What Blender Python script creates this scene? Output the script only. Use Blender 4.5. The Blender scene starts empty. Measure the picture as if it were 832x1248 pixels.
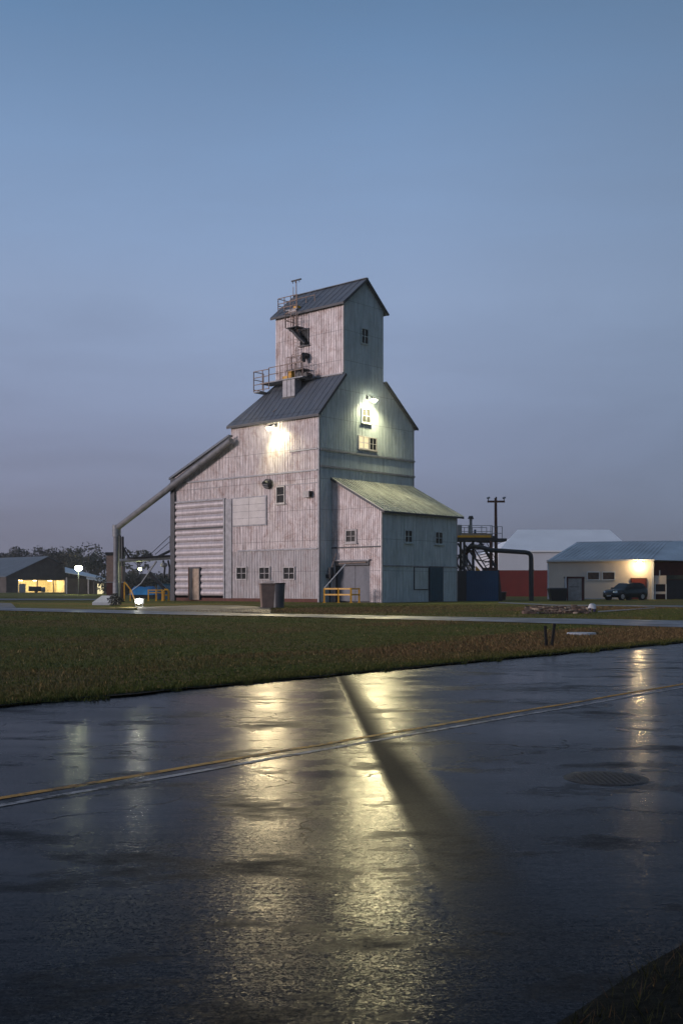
import bpy, bmesh, math, random
import numpy as np
from mathutils import Vector, Matrix, noise
random.seed(7); rng = np.random.default_rng(7)
S = bpy.context.scene
COL = S.collection
PI = math.pi
# ------------------------------------------------------------------ measures
FL, CX, HY, CZ = 1348.0, 416.0, 717.0, 1.6        # focal length in photo pixels, centre column, horizon row, eye height
ND = Vector((-.771, .637)); P0 = Vector((-4.6, 14.87)); RD = Vector((.637, .771))   # road: across / a point on its far edge / along
def qof(x, y): return (x-P0.x)*ND.x + (y-P0.y)*ND.y
def tof(x, y): return (x-P0.x)*RD.x + (y-P0.y)*RD.y
def qt(q, t): return (P0.x+ND.x*q+RD.x*t, P0.y+ND.y*q+RD.y*t)
def gz_q(q):
    if q > 0:
        s = min(1, q/30.0); return .02 + .48*s*s*(3-2*s)
    if q < -11.12: return .02
    return -.06
def gz(x, y): return gz_q(qof(x, y))
def P(px, py, Y): return Vector(((px-CX)/FL*Y, Y, CZ+(HY-py)/FL*Y))
def G(px, py, flat=None):
    sx, sz = (px-CX)/FL, (HY-py)/FL
    lo, hi = 2.0, 600.0
    for _ in range(60):
        m = (lo+hi)/2
        g = gz(sx*m, m) if flat is None else flat
        if CZ+sz*m > g: lo = m
        else: hi = m
    return Vector((sx*lo, lo, gz(sx*lo, lo) if flat is None else flat))
# ------------------------------------------------------------------ node helpers
def newmat(name):
    m = bpy.data.materials.new(name); m.use_nodes = True
    nt = m.node_tree; b = nt.nodes['Principled BSDF']
    return m, nt, b
def nd(nt, t, **kw):
    n = nt.nodes.new(t)
    for k, v in kw.items():
        if k.startswith('i_'):
            n.inputs[k[2:].replace('_', ' ')].default_value = v
        else: setattr(n, k, v)
    return n
def ramp(nt, src, stops):
    r = nt.nodes.new('ShaderNodeValToRGB')
    el = r.color_ramp.elements
    while len(el) < len(stops): el.new(.5)
    for e, (p, c) in zip(el, stops):
        e.position = p; e.color = (*c, 1) if len(c) == 3 else c
    nt.links.new(src, r.inputs['Fac']); return r
def g3(v): return (v, v, v)
def mixc(nt, fac, a, b, mode='MIX'):
    m = nt.nodes.new('ShaderNodeMix'); m.data_type = 'RGBA'; m.blend_type = mode
    for sock, v in ((m.inputs[0], fac), (m.inputs[6], a), (m.inputs[7], b)):
        if hasattr(v, 'links') or hasattr(v, 'is_output'): nt.links.new(v, sock)
        elif isinstance(v, tuple): sock.default_value = (*v, 1)
        else: sock.default_value = v
    return m.outputs[2]
def mathn(nt, op, a, b=None, c=None, clamp=False):
    m = nt.nodes.new('ShaderNodeMath'); m.operation = op; m.use_clamp = clamp
    for i, v in enumerate((a, b, c)):
        if v is None: continue
        if isinstance(v, (int, float)): m.inputs[i].default_value = v
        else: nt.links.new(v, m.inputs[i])
    return m.outputs[0]
def coords(nt, scale=(1, 1, 1), rot=(0, 0, 0), kind='Object'):
    tc = nt.nodes.new('ShaderNodeTexCoord'); mp = nt.nodes.new('ShaderNodeMapping')
    mp.inputs['Scale'].default_value = scale; mp.inputs['Rotation'].default_value = rot
    nt.links.new(tc.outputs[kind], mp.inputs['Vector']); return mp.outputs[0]
def noi(nt, vec, scale, detail=4, rough=.55, dist=0):
    n = nt.nodes.new('ShaderNodeTexNoise'); n.inputs['Scale'].default_value = scale
    n.inputs['Detail'].default_value = detail; n.inputs['Roughness'].default_value = rough
    n.inputs['Distortion'].default_value = dist
    nt.links.new(vec, n.inputs['Vector']); return n.outputs['Fac']
def plain(name, col, rough=.6, metal=0, var=.25, scale=3.0, bump=.0, bscale=30, spec=.5):
    m, nt, b = newmat(name)
    v = coords(nt)
    n = noi(nt, v, scale, 5)
    lo = tuple(c*(1-var) for c in col); hi = tuple(min(1, c*(1+var)) for c in col)
    r = ramp(nt, n, [(.3, lo), (.7, hi)])
    nt.links.new(r.outputs[0], b.inputs['Base Color'])
    b.inputs['Roughness'].default_value = rough; b.inputs['Metallic'].default_value = metal
    b.inputs['Specular IOR Level'].default_value = spec
    if bump:
        bn = noi(nt, v, bscale, 3)
        bp = nd(nt, 'ShaderNodeBump', i_Strength=bump, i_Distance=.02)
        nt.links.new(bn, bp.inputs['Height']); nt.links.new(bp.outputs[0], b.inputs['Normal'])
    return m
def emis(name, col, s, base=.8):
    m, nt, b = newmat(name)
    b.inputs['Base Color'].default_value = (base, base, base, 1)
    b.inputs['Emission Color'].default_value = (*col, 1); b.inputs['Emission Strength'].default_value = s
    return m
def sheet(name, pale, dark, stain, rough=.5, metal=.35, pw=.9, ph=2.44, stain_amt=.5, streak=1.0, off=0.0, ax='z'):
    """weathered corrugated iron: tone differs sheet to sheet, streaks run down, rust and grime in patches"""
    m, nt, b = newmat(name)
    tc = nt.nodes.new('ShaderNodeTexCoord'); obj = tc.outputs['Object']
    sep = nt.nodes.new('ShaderNodeSeparateXYZ'); nt.links.new(obj, sep.inputs[0])
    hor = {'z': mathn(nt, 'ADD', sep.outputs[0], sep.outputs[1]), 'x': sep.outputs[1], 'y': sep.outputs[0]}[ax]
    along = {'z': sep.outputs[2], 'x': sep.outputs[0], 'y': sep.outputs[1]}[ax]
    stv = {'z': (1, 1, .10), 'x': (.08, 1, .08), 'y': (1, .08, .08)}[ax]; stv2 = {'z': (1, 1, .035), 'x': (.03, 1, .03), 'y': (1, .03, .03)}[ax]
    hor = mathn(nt, 'ADD', hor, 50.0+off)
    ci = mathn(nt, 'FLOOR', mathn(nt, 'DIVIDE', hor, pw))
    # every column of sheets starts at its own height
    cj = mathn(nt, 'MULTIPLY', mathn(nt, 'FRACT', mathn(nt, 'MULTIPLY', ci, .5)), 1.0)
    row = mathn(nt, 'ADD', mathn(nt, 'DIVIDE', along, ph), mathn(nt, 'MULTIPLY', cj, .0))
    ri = mathn(nt, 'FLOOR', row)
    cmb = nt.nodes.new('ShaderNodeCombineXYZ'); nt.links.new(ci, cmb.inputs[0]); nt.links.new(ri, cmb.inputs[1])
    wn = nt.nodes.new('ShaderNodeTexWhiteNoise'); wn.noise_dimensions = '2D'; nt.links.new(cmb.outputs[0], wn.inputs['Vector'])
    mp = nt.nodes.new('ShaderNodeMapping'); mp.inputs['Scale'].default_value = stv; nt.links.new(obj, mp.inputs[0])
    st = noi(nt, mp.outputs[0], 5.5, 6, .65)
    mp3 = nt.nodes.new('ShaderNodeMapping'); mp3.inputs['Scale'].default_value = stv2; nt.links.new(obj, mp3.inputs[0])
    st2 = noi(nt, mp3.outputs[0], 14, 3, .6)
    bl = noi(nt, obj, 1.1, 8, .72, .6)
    fine = noi(nt, obj, 9, 6, .7)
    base = mixc(nt, ramp(nt, st, [(.35, g3(0)), (.66, g3(1))]).outputs[0], dark, pale)
    base = mixc(nt, mathn(nt, 'MULTIPLY', wn.outputs['Value'], .28), base, tuple(c*.62 for c in pale))
    sf = mathn(nt, 'MULTIPLY', ramp(nt, bl, [(.46, g3(0)), (.68, g3(1))]).outputs[0], stain_amt)
    sf = mathn(nt, 'MULTIPLY', sf, ramp(nt, fine, [(.3, g3(.35)), (.65, g3(1))]).outputs[0])
    base = mixc(nt, sf, base, stain)
    base = mixc(nt, mathn(nt, 'MULTIPLY', ramp(nt, st2, [(.56, g3(0)), (.74, g3(1))]).outputs[0], .5*streak), base, tuple(c*.45 for c in dark))
    # overlap joints between the sheets
    fr = mathn(nt, 'FRACT', row); jl = mathn(nt, 'LESS_THAN', fr, .016)
    fc = mathn(nt, 'FRACT', mathn(nt, 'DIVIDE', hor, pw)); jc = mathn(nt, 'LESS_THAN', fc, .03)
    j = mathn(nt, 'MULTIPLY', mathn(nt, 'MAXIMUM', jl, mathn(nt, 'MULTIPLY', jc, .45)), .6)
    base = mixc(nt, j, base, tuple(c*.35 for c in dark))
    nt.links.new(base, b.inputs['Base Color'])
    b.inputs['Metallic'].default_value = metal
    rr = ramp(nt, fine, [(.3, g3(rough-.1)), (.7, g3(rough+.15))]); nt.links.new(rr.outputs[0], b.inputs['Roughness'])
    bp = nd(nt, 'ShaderNodeBump', i_Strength=.5, i_Distance=.03)
    nt.links.new(noi(nt, obj, 2.2, 4), bp.inputs['Height']); nt.links.new(bp.outputs[0], b.inputs['Normal'])
    return m
M = {}
M['iron']   = sheet('galvanised_iron', (.78, .715, .715), (.37, .325, .33), (.27, .155, .125), stain_amt=.85)
M['iron_low'] = sheet('galvanised_iron_lower', (.56, .53, .54), (.31, .295, .31), (.26, .18, .155), stain_amt=.7)  # greyer, darker sheet tone for the lower walls
M['iron_skylit'] = sheet('galvanised_iron_skylit', (.60, .66, .68), (.37, .44, .46), (.25, .26, .24), metal=.15, stain_amt=.35, off=3.3)  # same galvanised sheet with the sky's blue light put into its colour
M['iron_ribs'] = sheet('ribbed_iron', (.64, .58, .59), (.46, .42, .43), (.30, .22, .20), pw=30, ph=30, stain_amt=.45, streak=.5)
M['roof']   = sheet('roof_iron_dark', (.17, .195, .235), (.11, .13, .16), (.17, .16, .15), rough=.55, metal=.2, pw=.8, ph=3, stain_amt=.45, ax='x')
M['roof_far'] = M['roof']
M['roof_pale'] = sheet('roof_iron_pale', (.66, .66, .60), (.22, .24, .22), (.20, .18, .14), rough=.5, metal=.25, pw=.76, ph=9, stain_amt=.7, ax='y')
M['trim']   = plain('trim_grey', (.27, .27, .29), .5, .3)
M['trim_dark'] = plain('trim_dark', (.05, .052, .06), .5, .3)
M['frame_pale'] = plain('window_frame', (.50, .46, .45), .6)
M['board']  = plain('board_panel', (.58, .54, .53), .55, .1, .12, 1.5)
M['redbase'] = plain('red_base', (.13, .045, .032), .8)
M['glass']  = plain('dark_glass', (.010, .011, .012), .22, 0, .6, 4, spec=.35)
M['glass_brown'] = plain('brown_glass', (.06, .035, .022), .15, 0, .5, 4)
M['steel']  = plain('steel_galv', (.26, .27, .29), .6, .3)
M['steel_pipe'] = plain('pipe_steel', (.20, .20, .215), .65, .15, .3, 2)
M['rail']   = plain('rail_steel_pale', (.34, .25, .21), .6, .1)
M['dsteel'] = plain('dark_steel', (.035, .038, .045), .5, .4)
M['rust']   = plain('rusty_steel', (.11, .045, .03), .75, .1)
M['yellow'] = plain('yellow_paint', (.72, .36, .015), .45, 0, .15)
M['door_slate'] = plain('door_slate', (.13, .14, .17), .5, .1, .12)
M['door_teal'] = plain('door_teal', (.012, .062, .10), .5, .1, .2)
M['tan']    = plain('tan_door', (.42, .31, .22), .6)
M['brown']  = plain('brown_bin', (.22, .15, .12), .55, 0, .2)
M['black']  = plain('black_plastic', (.012, .012, .014), .4)
M['greyplast'] = plain('grey_plastic', (.075, .08, .095), .35)
M['white']  = plain('white_paint', (.62, .62, .64), .6, 0, .08)
M['hallwhite'] = plain('hall_white', (.90, .91, .93), .55, .05, .05, .4)
M['hallwall'] = plain('hall_wall', (.70, .71, .76), .55, .05, .05, .4)
M['hallred'] = plain('hall_red', (.16, .018, .012), .7, 0, .15, .6)
M['darkred'] = plain('dark_red', (.07, .015, .012), .7)
M['beige']  = plain('beige_render', (.66, .56, .48), .85, 0, .10, .5, .15, 12)
M['greyroof'] = plain('grey_roof', (.62, .62, .64), .5, .2, .15, .5)
M['barnroof'] = plain('barn_roof', (.13, .14, .155), .5, .2, .15, .3)
M['barnwall'] = plain('barn_wall', (.085, .072, .066), .8, 0, .3, .8)
M['cream']  = plain('cream_wall', (.72, .66, .48), .8)
M['bluebox'] = plain('blue_paint', (.008, .055, .135), .5, 0, .15, .6)
M['tarp']   = plain('blue_tarp', (.012, .14, .42), .5, 0, .3, 1.5, .4, 6)
M['bark']   = plain('bark', (.055, .045, .038), .9, 0, .3, 5, .5, 20)
M['leaf']   = plain('leaf', (.070, .075, .055), .8, 0, .45, 1.2)
M['leaf_dark'] = plain('leaf_dark', (.055, .058, .048), .85, 0, .45, .5)
M['concrete'] = plain('concrete', (.42, .43, .46), .75, 0, .15, 2, .2, 25)
M['doorgrey'] = plain('door_grey', (.30, .275, .265), .7)
M['car']    = plain('car_paint', (.012, .028, .036), .22, .3, .1, 1, spec=.7)
M['tyre']   = plain('tyre', (.012, .012, .012), .85)
M['chrome'] = plain('alloy', (.45, .46, .48), .3, .8)
M['lens']   = plain('headlight_lens', (.75, .80, .85), .12, .3)
M['wood_dark'] = plain('dark_wood', (.006, .005, .005), .85, 0, .4, 8)
M['stone']  = plain('rubble_stone', (.12, .075, .055), .85, 0, .8, 2.5)
M['castiron'] = plain('cast_iron', (.030, .026, .024), .42, .1, .4, 30, .6, 60)
M['purple'] = plain('purple_dark', (.06, .045, .11), .7)
M['hivis_lit'] = emis('lit_window', (1, .86, .50), 1.0, .05)
M['dimlit'] = emis('dim_window', (.9, .75, .35), .12, .03)
M['lamp_green'] = emis('floodlight_glow', (1.0, .96, .66), 60)
M['lamp_warm']  = emis('warm_lamp_glow', (1, .72, .34), 30)
M['lamp_yard']  = emis('yard_lamp_glow', (.96, 1.0, .62), 45)
M['lamp_small'] = emis('small_lamp_glow', (.95, 1.0, .5), 25)
M['lamp_white'] = emis('ground_lamp_glow', (1, .98, .86), 35)
M['castiron'].node_tree.nodes['Principled BSDF'].inputs['IOR'].default_value = 1.16
M['soil_vignette'] = plain('soil_and_vignette', (.012, .011, .008), .9, 0, .5, 6, .6, 20, .1)  # mud colour; on the near verge it stands in for vignette darkness
# ------------------------------------------------------------------ mesh builder
class MB:
    def __init__(s): s.v = []; s.f = []; s.mi = []; s.m = []; s.sm = []
    def mat(s, m):
        if m not in s.m: s.m.append(m)
        return s.m.index(m)
    def add(s, vs, fs, m, smooth=False):
        k = s.mat(m); o = len(s.v); s.v += [tuple(p) for p in vs]
        for f in fs: s.f.append(tuple(i+o for i in f)); s.mi.append(k); s.sm.append(smooth)
        return s
    def box(s, a, b, m):
        x0, y0, z0 = (min(a[i], b[i]) for i in range(3)); x1, y1, z1 = (max(a[i], b[i]) for i in range(3))
        return s.add([(x0,y0,z0),(x1,y0,z0),(x1,y1,z0),(x0,y1,z0),(x0,y0,z1),(x1,y0,z1),(x1,y1,z1),(x0,y1,z1)],
              [(3,2,1,0),(4,5,6,7),(0,1,5,4),(1,2,6,5),(2,3,7,6),(3,0,4,7)], m)
    def prism(s, poly, vec, m):
        n = len(poly); vec = Vector(vec); A = [Vector(p) for p in poly]; B = [p+vec for p in A]
        nrm = Vector((0, 0, 0))
        for i in range(n): nrm += A[i].cross(A[(i+1) % n])
        fs = [tuple(range(n)), tuple(range(2*n-1, n-1, -1))]+[(i, i+n, (i+1) % n+n, (i+1) % n) for i in range(n)]
        if nrm.dot(vec) > 0: fs = [tuple(reversed(f)) for f in fs]
        return s.add(A+B, fs, m)
    def tube(s, pts, r, m, n=8, caps=True, r2=None):
        pts = [Vector(p) for p in pts]; k = len(pts); vs = []; prev = None
        for i, p in enumerate(pts):
            d = (pts[min(i+1, k-1)]-pts[max(i-1, 0)]).normalized()
            up = Vector((0, 0, 1)) if abs(d.z) < .95 else Vector((1, 0, 0))
            if prev is None: a = d.cross(up).normalized()
            else:
                a = prev-d*prev.dot(d)
                a = a.normalized() if a.length > 1e-6 else d.cross(up).normalized()
            prev = a; b = d.cross(a)
            rr = r if r2 is None else r+(r2-r)*i/max(1, k-1)
            for j in range(n):
                t = 2*PI*j/n; vs.append(p+(a*math.cos(t)+b*math.sin(t))*rr)
        fs = []
        for i in range(k-1):
            for j in range(n):
                j2 = (j+1) % n; fs.append((i*n+j, i*n+j2, (i+1)*n+j2, (i+1)*n+j))
        s.add(vs, fs, m, n > 5)
        if caps: s.add(vs[:n], [tuple(reversed(range(n)))], m); s.add(vs[-n:], [tuple(range(n))], m)
        return s
    def bar(s, a, b, w, h, m):
        a = Vector(a); b = Vector(b); d = (b-a).normalized()
        up = Vector((0, 0, 1)) if abs(d.z) < .98 else Vector((0, 1, 0))
        x = d.cross(up).normalized()*w/2; y = x.normalized().cross(d)*h/2
        vs = [a-x-y, a+x-y, a+x+y, a-x+y, b-x-y, b+x-y, b+x+y, b-x+y]
        return s.add(vs, [(0,1,2,3),(7,6,5,4),(0,4,5,1),(1,5,6,2),(2,6,7,3),(3,7,4,0)], m)
    def ball(s, c, r, m, sq=(1, 1, 1), seg=12, ring=8):
        vs = []; fs = []; c = Vector(c)
        for i in range(ring+1):
            th = PI*i/ring
            for j in range(seg):
                ph = 2*PI*j/seg
                vs.append(c+Vector((math.sin(th)*math.cos(ph)*r*sq[0], math.sin(th)*math.sin(ph)*r*sq[1], math.cos(th)*r*sq[2])))
        for i in range(ring):
            for j in range(seg):
                fs.append((i*seg+j, (i+1)*seg+j, (i+1)*seg+(j+1) % seg, i*seg+(j+1) % seg))
        return s.add(vs, fs, m, True)
    def build(s, name, parent=None, bevel=0, world=False):
        me = bpy.data.meshes.new(name)
        me.from_pydata([tuple(v) for v in s.v], [], s.f)
        for m in s.m: me.materials.append(M[m] if isinstance(m, str) else m)
        me.polygons.foreach_set('material_index', s.mi)
        me.polygons.foreach_set('use_smooth', s.sm)
        me.update()
        o = bpy.data.objects.new(name, me); COL.objects.link(o)
        if parent is not None:
            o.parent = parent
            if world: o.matrix_parent_inverse = parent_matrix(parent).inverted()
        if bevel:
            bv = o.modifiers.new('bevel', 'BEVEL'); bv.width = bevel; bv.segments = 2; bv.limit_method = 'ANGLE'
        return o
def parent_matrix(p):
    m = Matrix.LocRotScale(p.location, p.rotation_euler, p.scale)
    while p.parent: p = p.parent; m = Matrix.LocRotScale(p.location, p.rotation_euler, p.scale) @ m
    return m
def tag(o, label=None, cat=None, group=None, kind=None):
    if label: o['label'] = label
    if cat: o['category'] = cat
    if group: o['group'] = group
    if kind: o['kind'] = kind
    return o
def thing(name, loc, label, cat, group=None, rz=0):
    o = bpy.data.objects.new(name, None); COL.objects.link(o); o.empty_display_size = .3
    o.location = loc; o.rotation_euler = (0, 0, rz)
    return tag(o, label, cat, group)
# ------------------------------------------------------------------ the elevator's own frame: x = b (along the blue face), y = a (along the pale face)
O = Vector((-1.774, 87.0, .5)); RZ = math.atan2(.743, .669)
V = Vector((.669, .743)); U = Vector((-.743, .669))
def Lw(px, py, b0=0):
    o = Vector((O.x+V.x*b0, O.y+V.y*b0)); k = (px-CX)/FL
    a = (k*o.y-o.x)/(U.x-k*U.y); Y = o.y+U.y*a
    return a, CZ+(HY-py)/FL*Y-O.z
def Rw(px, py, a0=0):
    o = Vector((O.x+U.x*a0, O.y+U.y*a0)); k = (px-CX)/FL
    b = (k*o.y-o.x)/(V.x-k*V.y); Y = o.y+V.y*b
    return b, CZ+(HY-py)/FL*Y-O.z
def W(b, a, z): return Vector((O.x+V.x*b+U.x*a, O.y+V.y*b+U.y*a, O.z+z))
elev = thing('grain_elevator', O, 'tall weathered corrugated iron grain elevator with stepped tower and side annex', 'grain elevator', rz=RZ)
def corr(mb, face, s0, s1, pl, sign, bot, top, m, pitch=.19, dep=.042):
    """vertical corrugation; face 'L': s=a, plane x=pl; face 'R': s=b, plane y=pl; sign = outward direction along the other axis"""
    ss = []; s = s0; n = max(1, round((s1-s0)/pitch)); p = (s1-s0)/n
    for i in range(n):
        for fr, d in ((0, 0), (.18, 0), (.32, 1), (.68, 1), (.82, 0)): ss.append((s0+(i+fr)*p, d*dep))
    ss.append((s1, 0)); vs = []
    for s, d in ss:
        for z in (bot(s), top(s)):
            vs.append((pl+sign*d, s, z) if face == 'L' else (s, pl+sign*d, z))
    fs = [(2*i, 2*i+2, 2*i+3, 2*i+1) for i in range(len(ss)-1)]
    mb.add(vs, fs, m)
def lin(x0, y0, x1, y1): return lambda x: y0+(y1-y0)*(x-x0)/(x1-x0)
K = lambda c: (lambda x: c)
TB0, TB1, TBC, TA = 2.89, 7.9, 5.47, 7.75          # tower between these b, ridge, depth in a
BW, AW, AX = 11.9, 10.2, 17.87                     # block width b, depth a, lean-to's far end
ZE, ZS, ZT, ZR = 15.05, 18.3, 24.3, 26.45          # eave, shoulder, tower eave, ridge
slo1 = (ZS-ZE)/TB0; slo2 = (ZS-ZE)/(BW-TB1)
zb = Lw(345, 671)[1]                               # lower belt
# pale face
w = MB()
corr(w, 'L', 0, 2.2, 0, -1, K(zb), K(ZE), 'iron'); corr(w, 'L', 2.2, AW, 0, -1, K(zb), K(ZE), 'iron')
corr(w, 'L', 0, Lw(283, 700)[0], 0, -1, K(.25), K(zb), 'iron_low')
a283 = Lw(283, 700)[0]
corr(w, 'L', a283, AW, 0, -1, K(.25), K(zb), 'iron_low')
w.build('wall', elev)
# lean-to upper wall, above the ribbed panel
zt1, zt2 = 13.9, 10.85
lt = lin(AW, zt1, AX, zt2)
aR0, aR1 = Lw(275, 700)[0], Lw(214, 700)[0]; zRt = Lw(245, 611)[1]
w = MB(); corr(w, 'L', AW, AX, 0, -1, K(zRt), lt, 'iron'); corr(w, 'L', AW, aR0, 0, -1, K(.25), K(zRt), 'iron_low')
w.box((BW, AW+.01, 0), (BW-.1, AX, zt2), 'iron'); w.box((.02, AX-.05, 0), (BW-.1, AX, zt2), 'iron')
w.build('lean_to_wall', elev)
# big horizontal ribs
w = MB(); zz = []; n = 14; ph = (zRt-.45)/n
prof = [(0, .0), (.12, .10), (.35, .15), (.62, .13), (.85, .05)]
vs = []
for i in range(n):
    for fr, d in prof: zz.append((.45+(i+fr)*ph, d*.85))
zz.append((zRt, 0))
for z, d in zz: vs += [(-.02-d, aR0+.03, z), (-.02-d, aR1, z)]
w.add(vs, [(2*i, 2*i+1, 2*i+3, 2*i+2) for i in range(len(zz)-1)], 'iron_ribs')
for i in range(n+1):
    pass
w.build('ribbed_panel', elev)
t = MB()
t.box((-.16, aR0-.02, .25), (-.02, aR0+.14, zRt+.1), 'trim'); t.box((-.2, aR1-.1, .0), (.05, AX+.12, zt2+.05), 'trim_dark')
t.box((-.17, aR0+.14, zRt-.03), (-.02, aR1-.1, zRt+.12), 'trim')
zm = Lw(245, 644)[1]; t.box((-.175, aR0+.14, zm-.05), (-.03, aR1-.1, zm+.09), 'trim_dark')
t.build('panel_trim', elev)
t = MB(); t.box((-.09, a283-.0, .25), (-.02, aR0-.02, zRt), 'trim'); t.build('pilaster', elev)
# skylit gable face, tower face above it
w = MB()
corr(w, 'R', 0, TB0, 0, -1, K(0), lin(0, ZE, TB0, ZS), 'iron_skylit')
corr(w, 'R', TB0, TBC, 0, -1, K(0), lin(TB0, ZT, TBC, ZR), 'iron_skylit')
corr(w, 'R', TBC, TB1, 0, -1, K(0), lin(TBC, ZR, TB1, ZT), 'iron_skylit')
corr(w, 'R', TB1, BW, 0, -1, K(0), lin(TB1, ZS, BW, ZE), 'iron_skylit')
w.build('gable_wall', elev)
w = MB(); corr(w, 'L', 0, TA, TB0, -1, K(ZS-.6), K(ZT), 'iron'); w.build('tower_wall', elev)
w = MB()   # hidden sides
corr(w, 'L', 0, AW, BW, 1, K(0), K(ZE), 'iron_skylit'); corr(w, 'L', 0, TA, TB1, 1, K(ZS-.6), K(ZT), 'iron_skylit')
corr(w, 'R', .0, BW, AW, 1, K(0), K(ZE), 'iron')
corr(w, 'R', TB0, TBC, TA, 1, K(ZS-.6), lin(TB0, ZT, TBC, ZR), 'iron'); corr(w, 'R', TBC, TB1, TA, 1, K(ZS-.6), lin(TBC, ZR, TB1, ZT), 'iron')
w.build('rear_wall', elev)
# base course
t = MB(); t.box((-.05, 0, -.3), (.3, AX, .27), 'redbase'); t.build('base_course', elev)
# roofs
def slab(mb, poly, m, th=.10): mb.prism(poly, (0, 0, -th), m)
def seams(mb, p0, p1, q0, q1, n, m, h=.03, w=.03):
    p0, p1, q0, q1 = map(Vector, (p0, p1, q0, q1))
    for i in range(n+1):
        k = i/n; a = p0.lerp(p1, k); b = q0.lerp(q1, k); a.z += h/2; b.z += h/2
        if (a-b).length > .2: mb.bar(a, b, w, h, m)
oh = .32; r = MB()
e0 = (-oh, -oh, ZE-oh*slo1+.12); e1 = (-oh, AW+.2, ZE-oh*slo1+.12); s1_ = (TB0, TA, ZS+.12); s0_ = (TB0, -oh, ZS+.12)
s0t = (TB0, -oh, ZS+.12)
slab(r, [e0, e1, s1_, (TB0, 0, ZS+.12), (TB0, 0, ZS+.12), s0t][:4]+[s0t], 'roof')
seams(r, e0, (-oh, TA, e0[2]), s0_, s1_, 13, 'roof')
seams(r, (-oh, TA, e0[2]), e1, s1_, s1_, 3, 'roof')
f0 = (BW+oh, -oh, ZE-oh*slo2+.12); f1 = (BW+oh, AW+.2, ZE-oh*slo2+.12); g0 = (TB1, -oh, ZS+.12); g1 = (TB1, TA, ZS+.12)
slab(r, [g0, g1, f1, f0], 'roof'); seams(r, g0, g1, f0, (BW+oh, TA, f0[2]), 13, 'roof')
slab(r, [e1, f1, g1, s1_], 'roof')
main_roof = r.build('roof', elev)
r = MB()
st = (ZR-ZT)/(TBC-TB0); st2 = (ZR-ZT)/(TB1-TBC)
A0 = (TB0-oh, -oh, ZT-oh*st+.1); A1 = (TB0-oh, TA+oh, ZT-oh*st+.1); R0 = (TBC, -oh, ZR+.1); R1 = (TBC, TA+oh, ZR+.1)
B0 = (TB1+oh, -oh, ZT-oh*st2+.1); B1 = (TB1+oh, TA+oh, ZT-oh*st2+.1)
slab(r, [A0, A1, R1, R0], 'roof'); slab(r, [R0, R1, B1, B0], 'roof'); seams(r, A0, A1, R0, R1, 11, 'roof'); seams(r, B0, B1, R0, R1, 11, 'roof')
r.bar((TBC, -oh, ZR+.14), (TBC, TA+oh, ZR+.14), .3, .06, 'roof')
r.build('tower_roof', elev)
r = MB()
slab(r, [(-.25, AW, zt1+.2), (-.25, AX+.3, zt2+.1), (BW, AX+.3, zt2+.1), (BW, AW, zt1+.2)], 'roof', .14)
seams(r, (-.25, AW, zt1+.2), (BW, AW, zt1+.2), (-.25, AX+.3, zt2+.1), (BW, AX+.3, zt2+.1), 16, 'roof')
r.build('lean_to_roof', elev)
# rake and fascia boards
for p_, q_ in (((-oh, -oh, ZE-oh*slo1+.03), (TB0, -oh, ZS+.03)), ((TB1, -oh, ZS+.03), (BW+oh, -oh, ZE-oh*slo2+.03)), ((TB0-oh, -oh-.01, ZT-oh*st), (TBC, -oh-.01, ZR)),
               ((TBC, -oh-.01, ZR), (TB1+oh, -oh-.01, ZT-oh*st2)), ((-oh-.01, -oh, ZE-oh*slo1), (-oh-.01, AW+.2, ZE-oh*slo1)), ((TB0-oh-.01, -oh, ZT-oh*st), (TB0-oh-.01, TA+oh, ZT-oh*st))):
    t = MB(); t.bar(p_, q_, .05, .19, 'trim_dark'); t.build('fascia', elev)
t = MB(); t.bar((TB0-.06, 0, ZS+.16), (TB0-.06, TA, ZS+.16), .12, .1, 'trim'); t.build('flashing', elev)
# corner trims
for p_, q_, mm_ in (((-.06, -.06, 0), (.08, .1, ZE-.1), 'trim'), ((TB0-.06, -.06, ZS+.2), (TB0+.07, .06, ZT-.1), 'frame_pale'), ((BW-.05, -.07, 0), (BW+.07, .06, ZE-.1), 'trim')):
    t = MB(); t.box(p_, q_, mm_); t.build('corner_trim', elev)
# belts
def beltL(px0, py0, px1, py1, name='belt', m='trim', h=.13, d=.1):
    a0, z0 = Lw(px0, py0); a1, z1 = Lw(px1, py1); z = (z0+z1)/2
    b = MB(); b.box((-.035-d, a1, z-h/2), (-.03, a0, z+h/2), m); b.build(name, elev)
def beltR(px0, py0, px1, py1, name='belt', m='trim', h=.15, d=.12, a=0):
    b0, z0 = Rw(px0, py0, a); b1, z1 = Rw(px1, py1, a); z = (z0+z1)/2
    b = MB(); b.box((b0, a-.035-d, z-h/2), (b1, a-.03, z+h/2), m); b.build(name, elev)
beltL(224, 589, 387.7, 572); beltL(291, 671, 387.7, 669); beltL(354, 551, 387.7, 546, h=.1)
beltR(389.5, 547, 504, 563); beltR(389.5, 568, 504, 581)
beltL(340, 589, 387.7, 591, h=.05, d=.04); beltL(230, 597, 270, 594, h=.04, d=.02)
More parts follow.
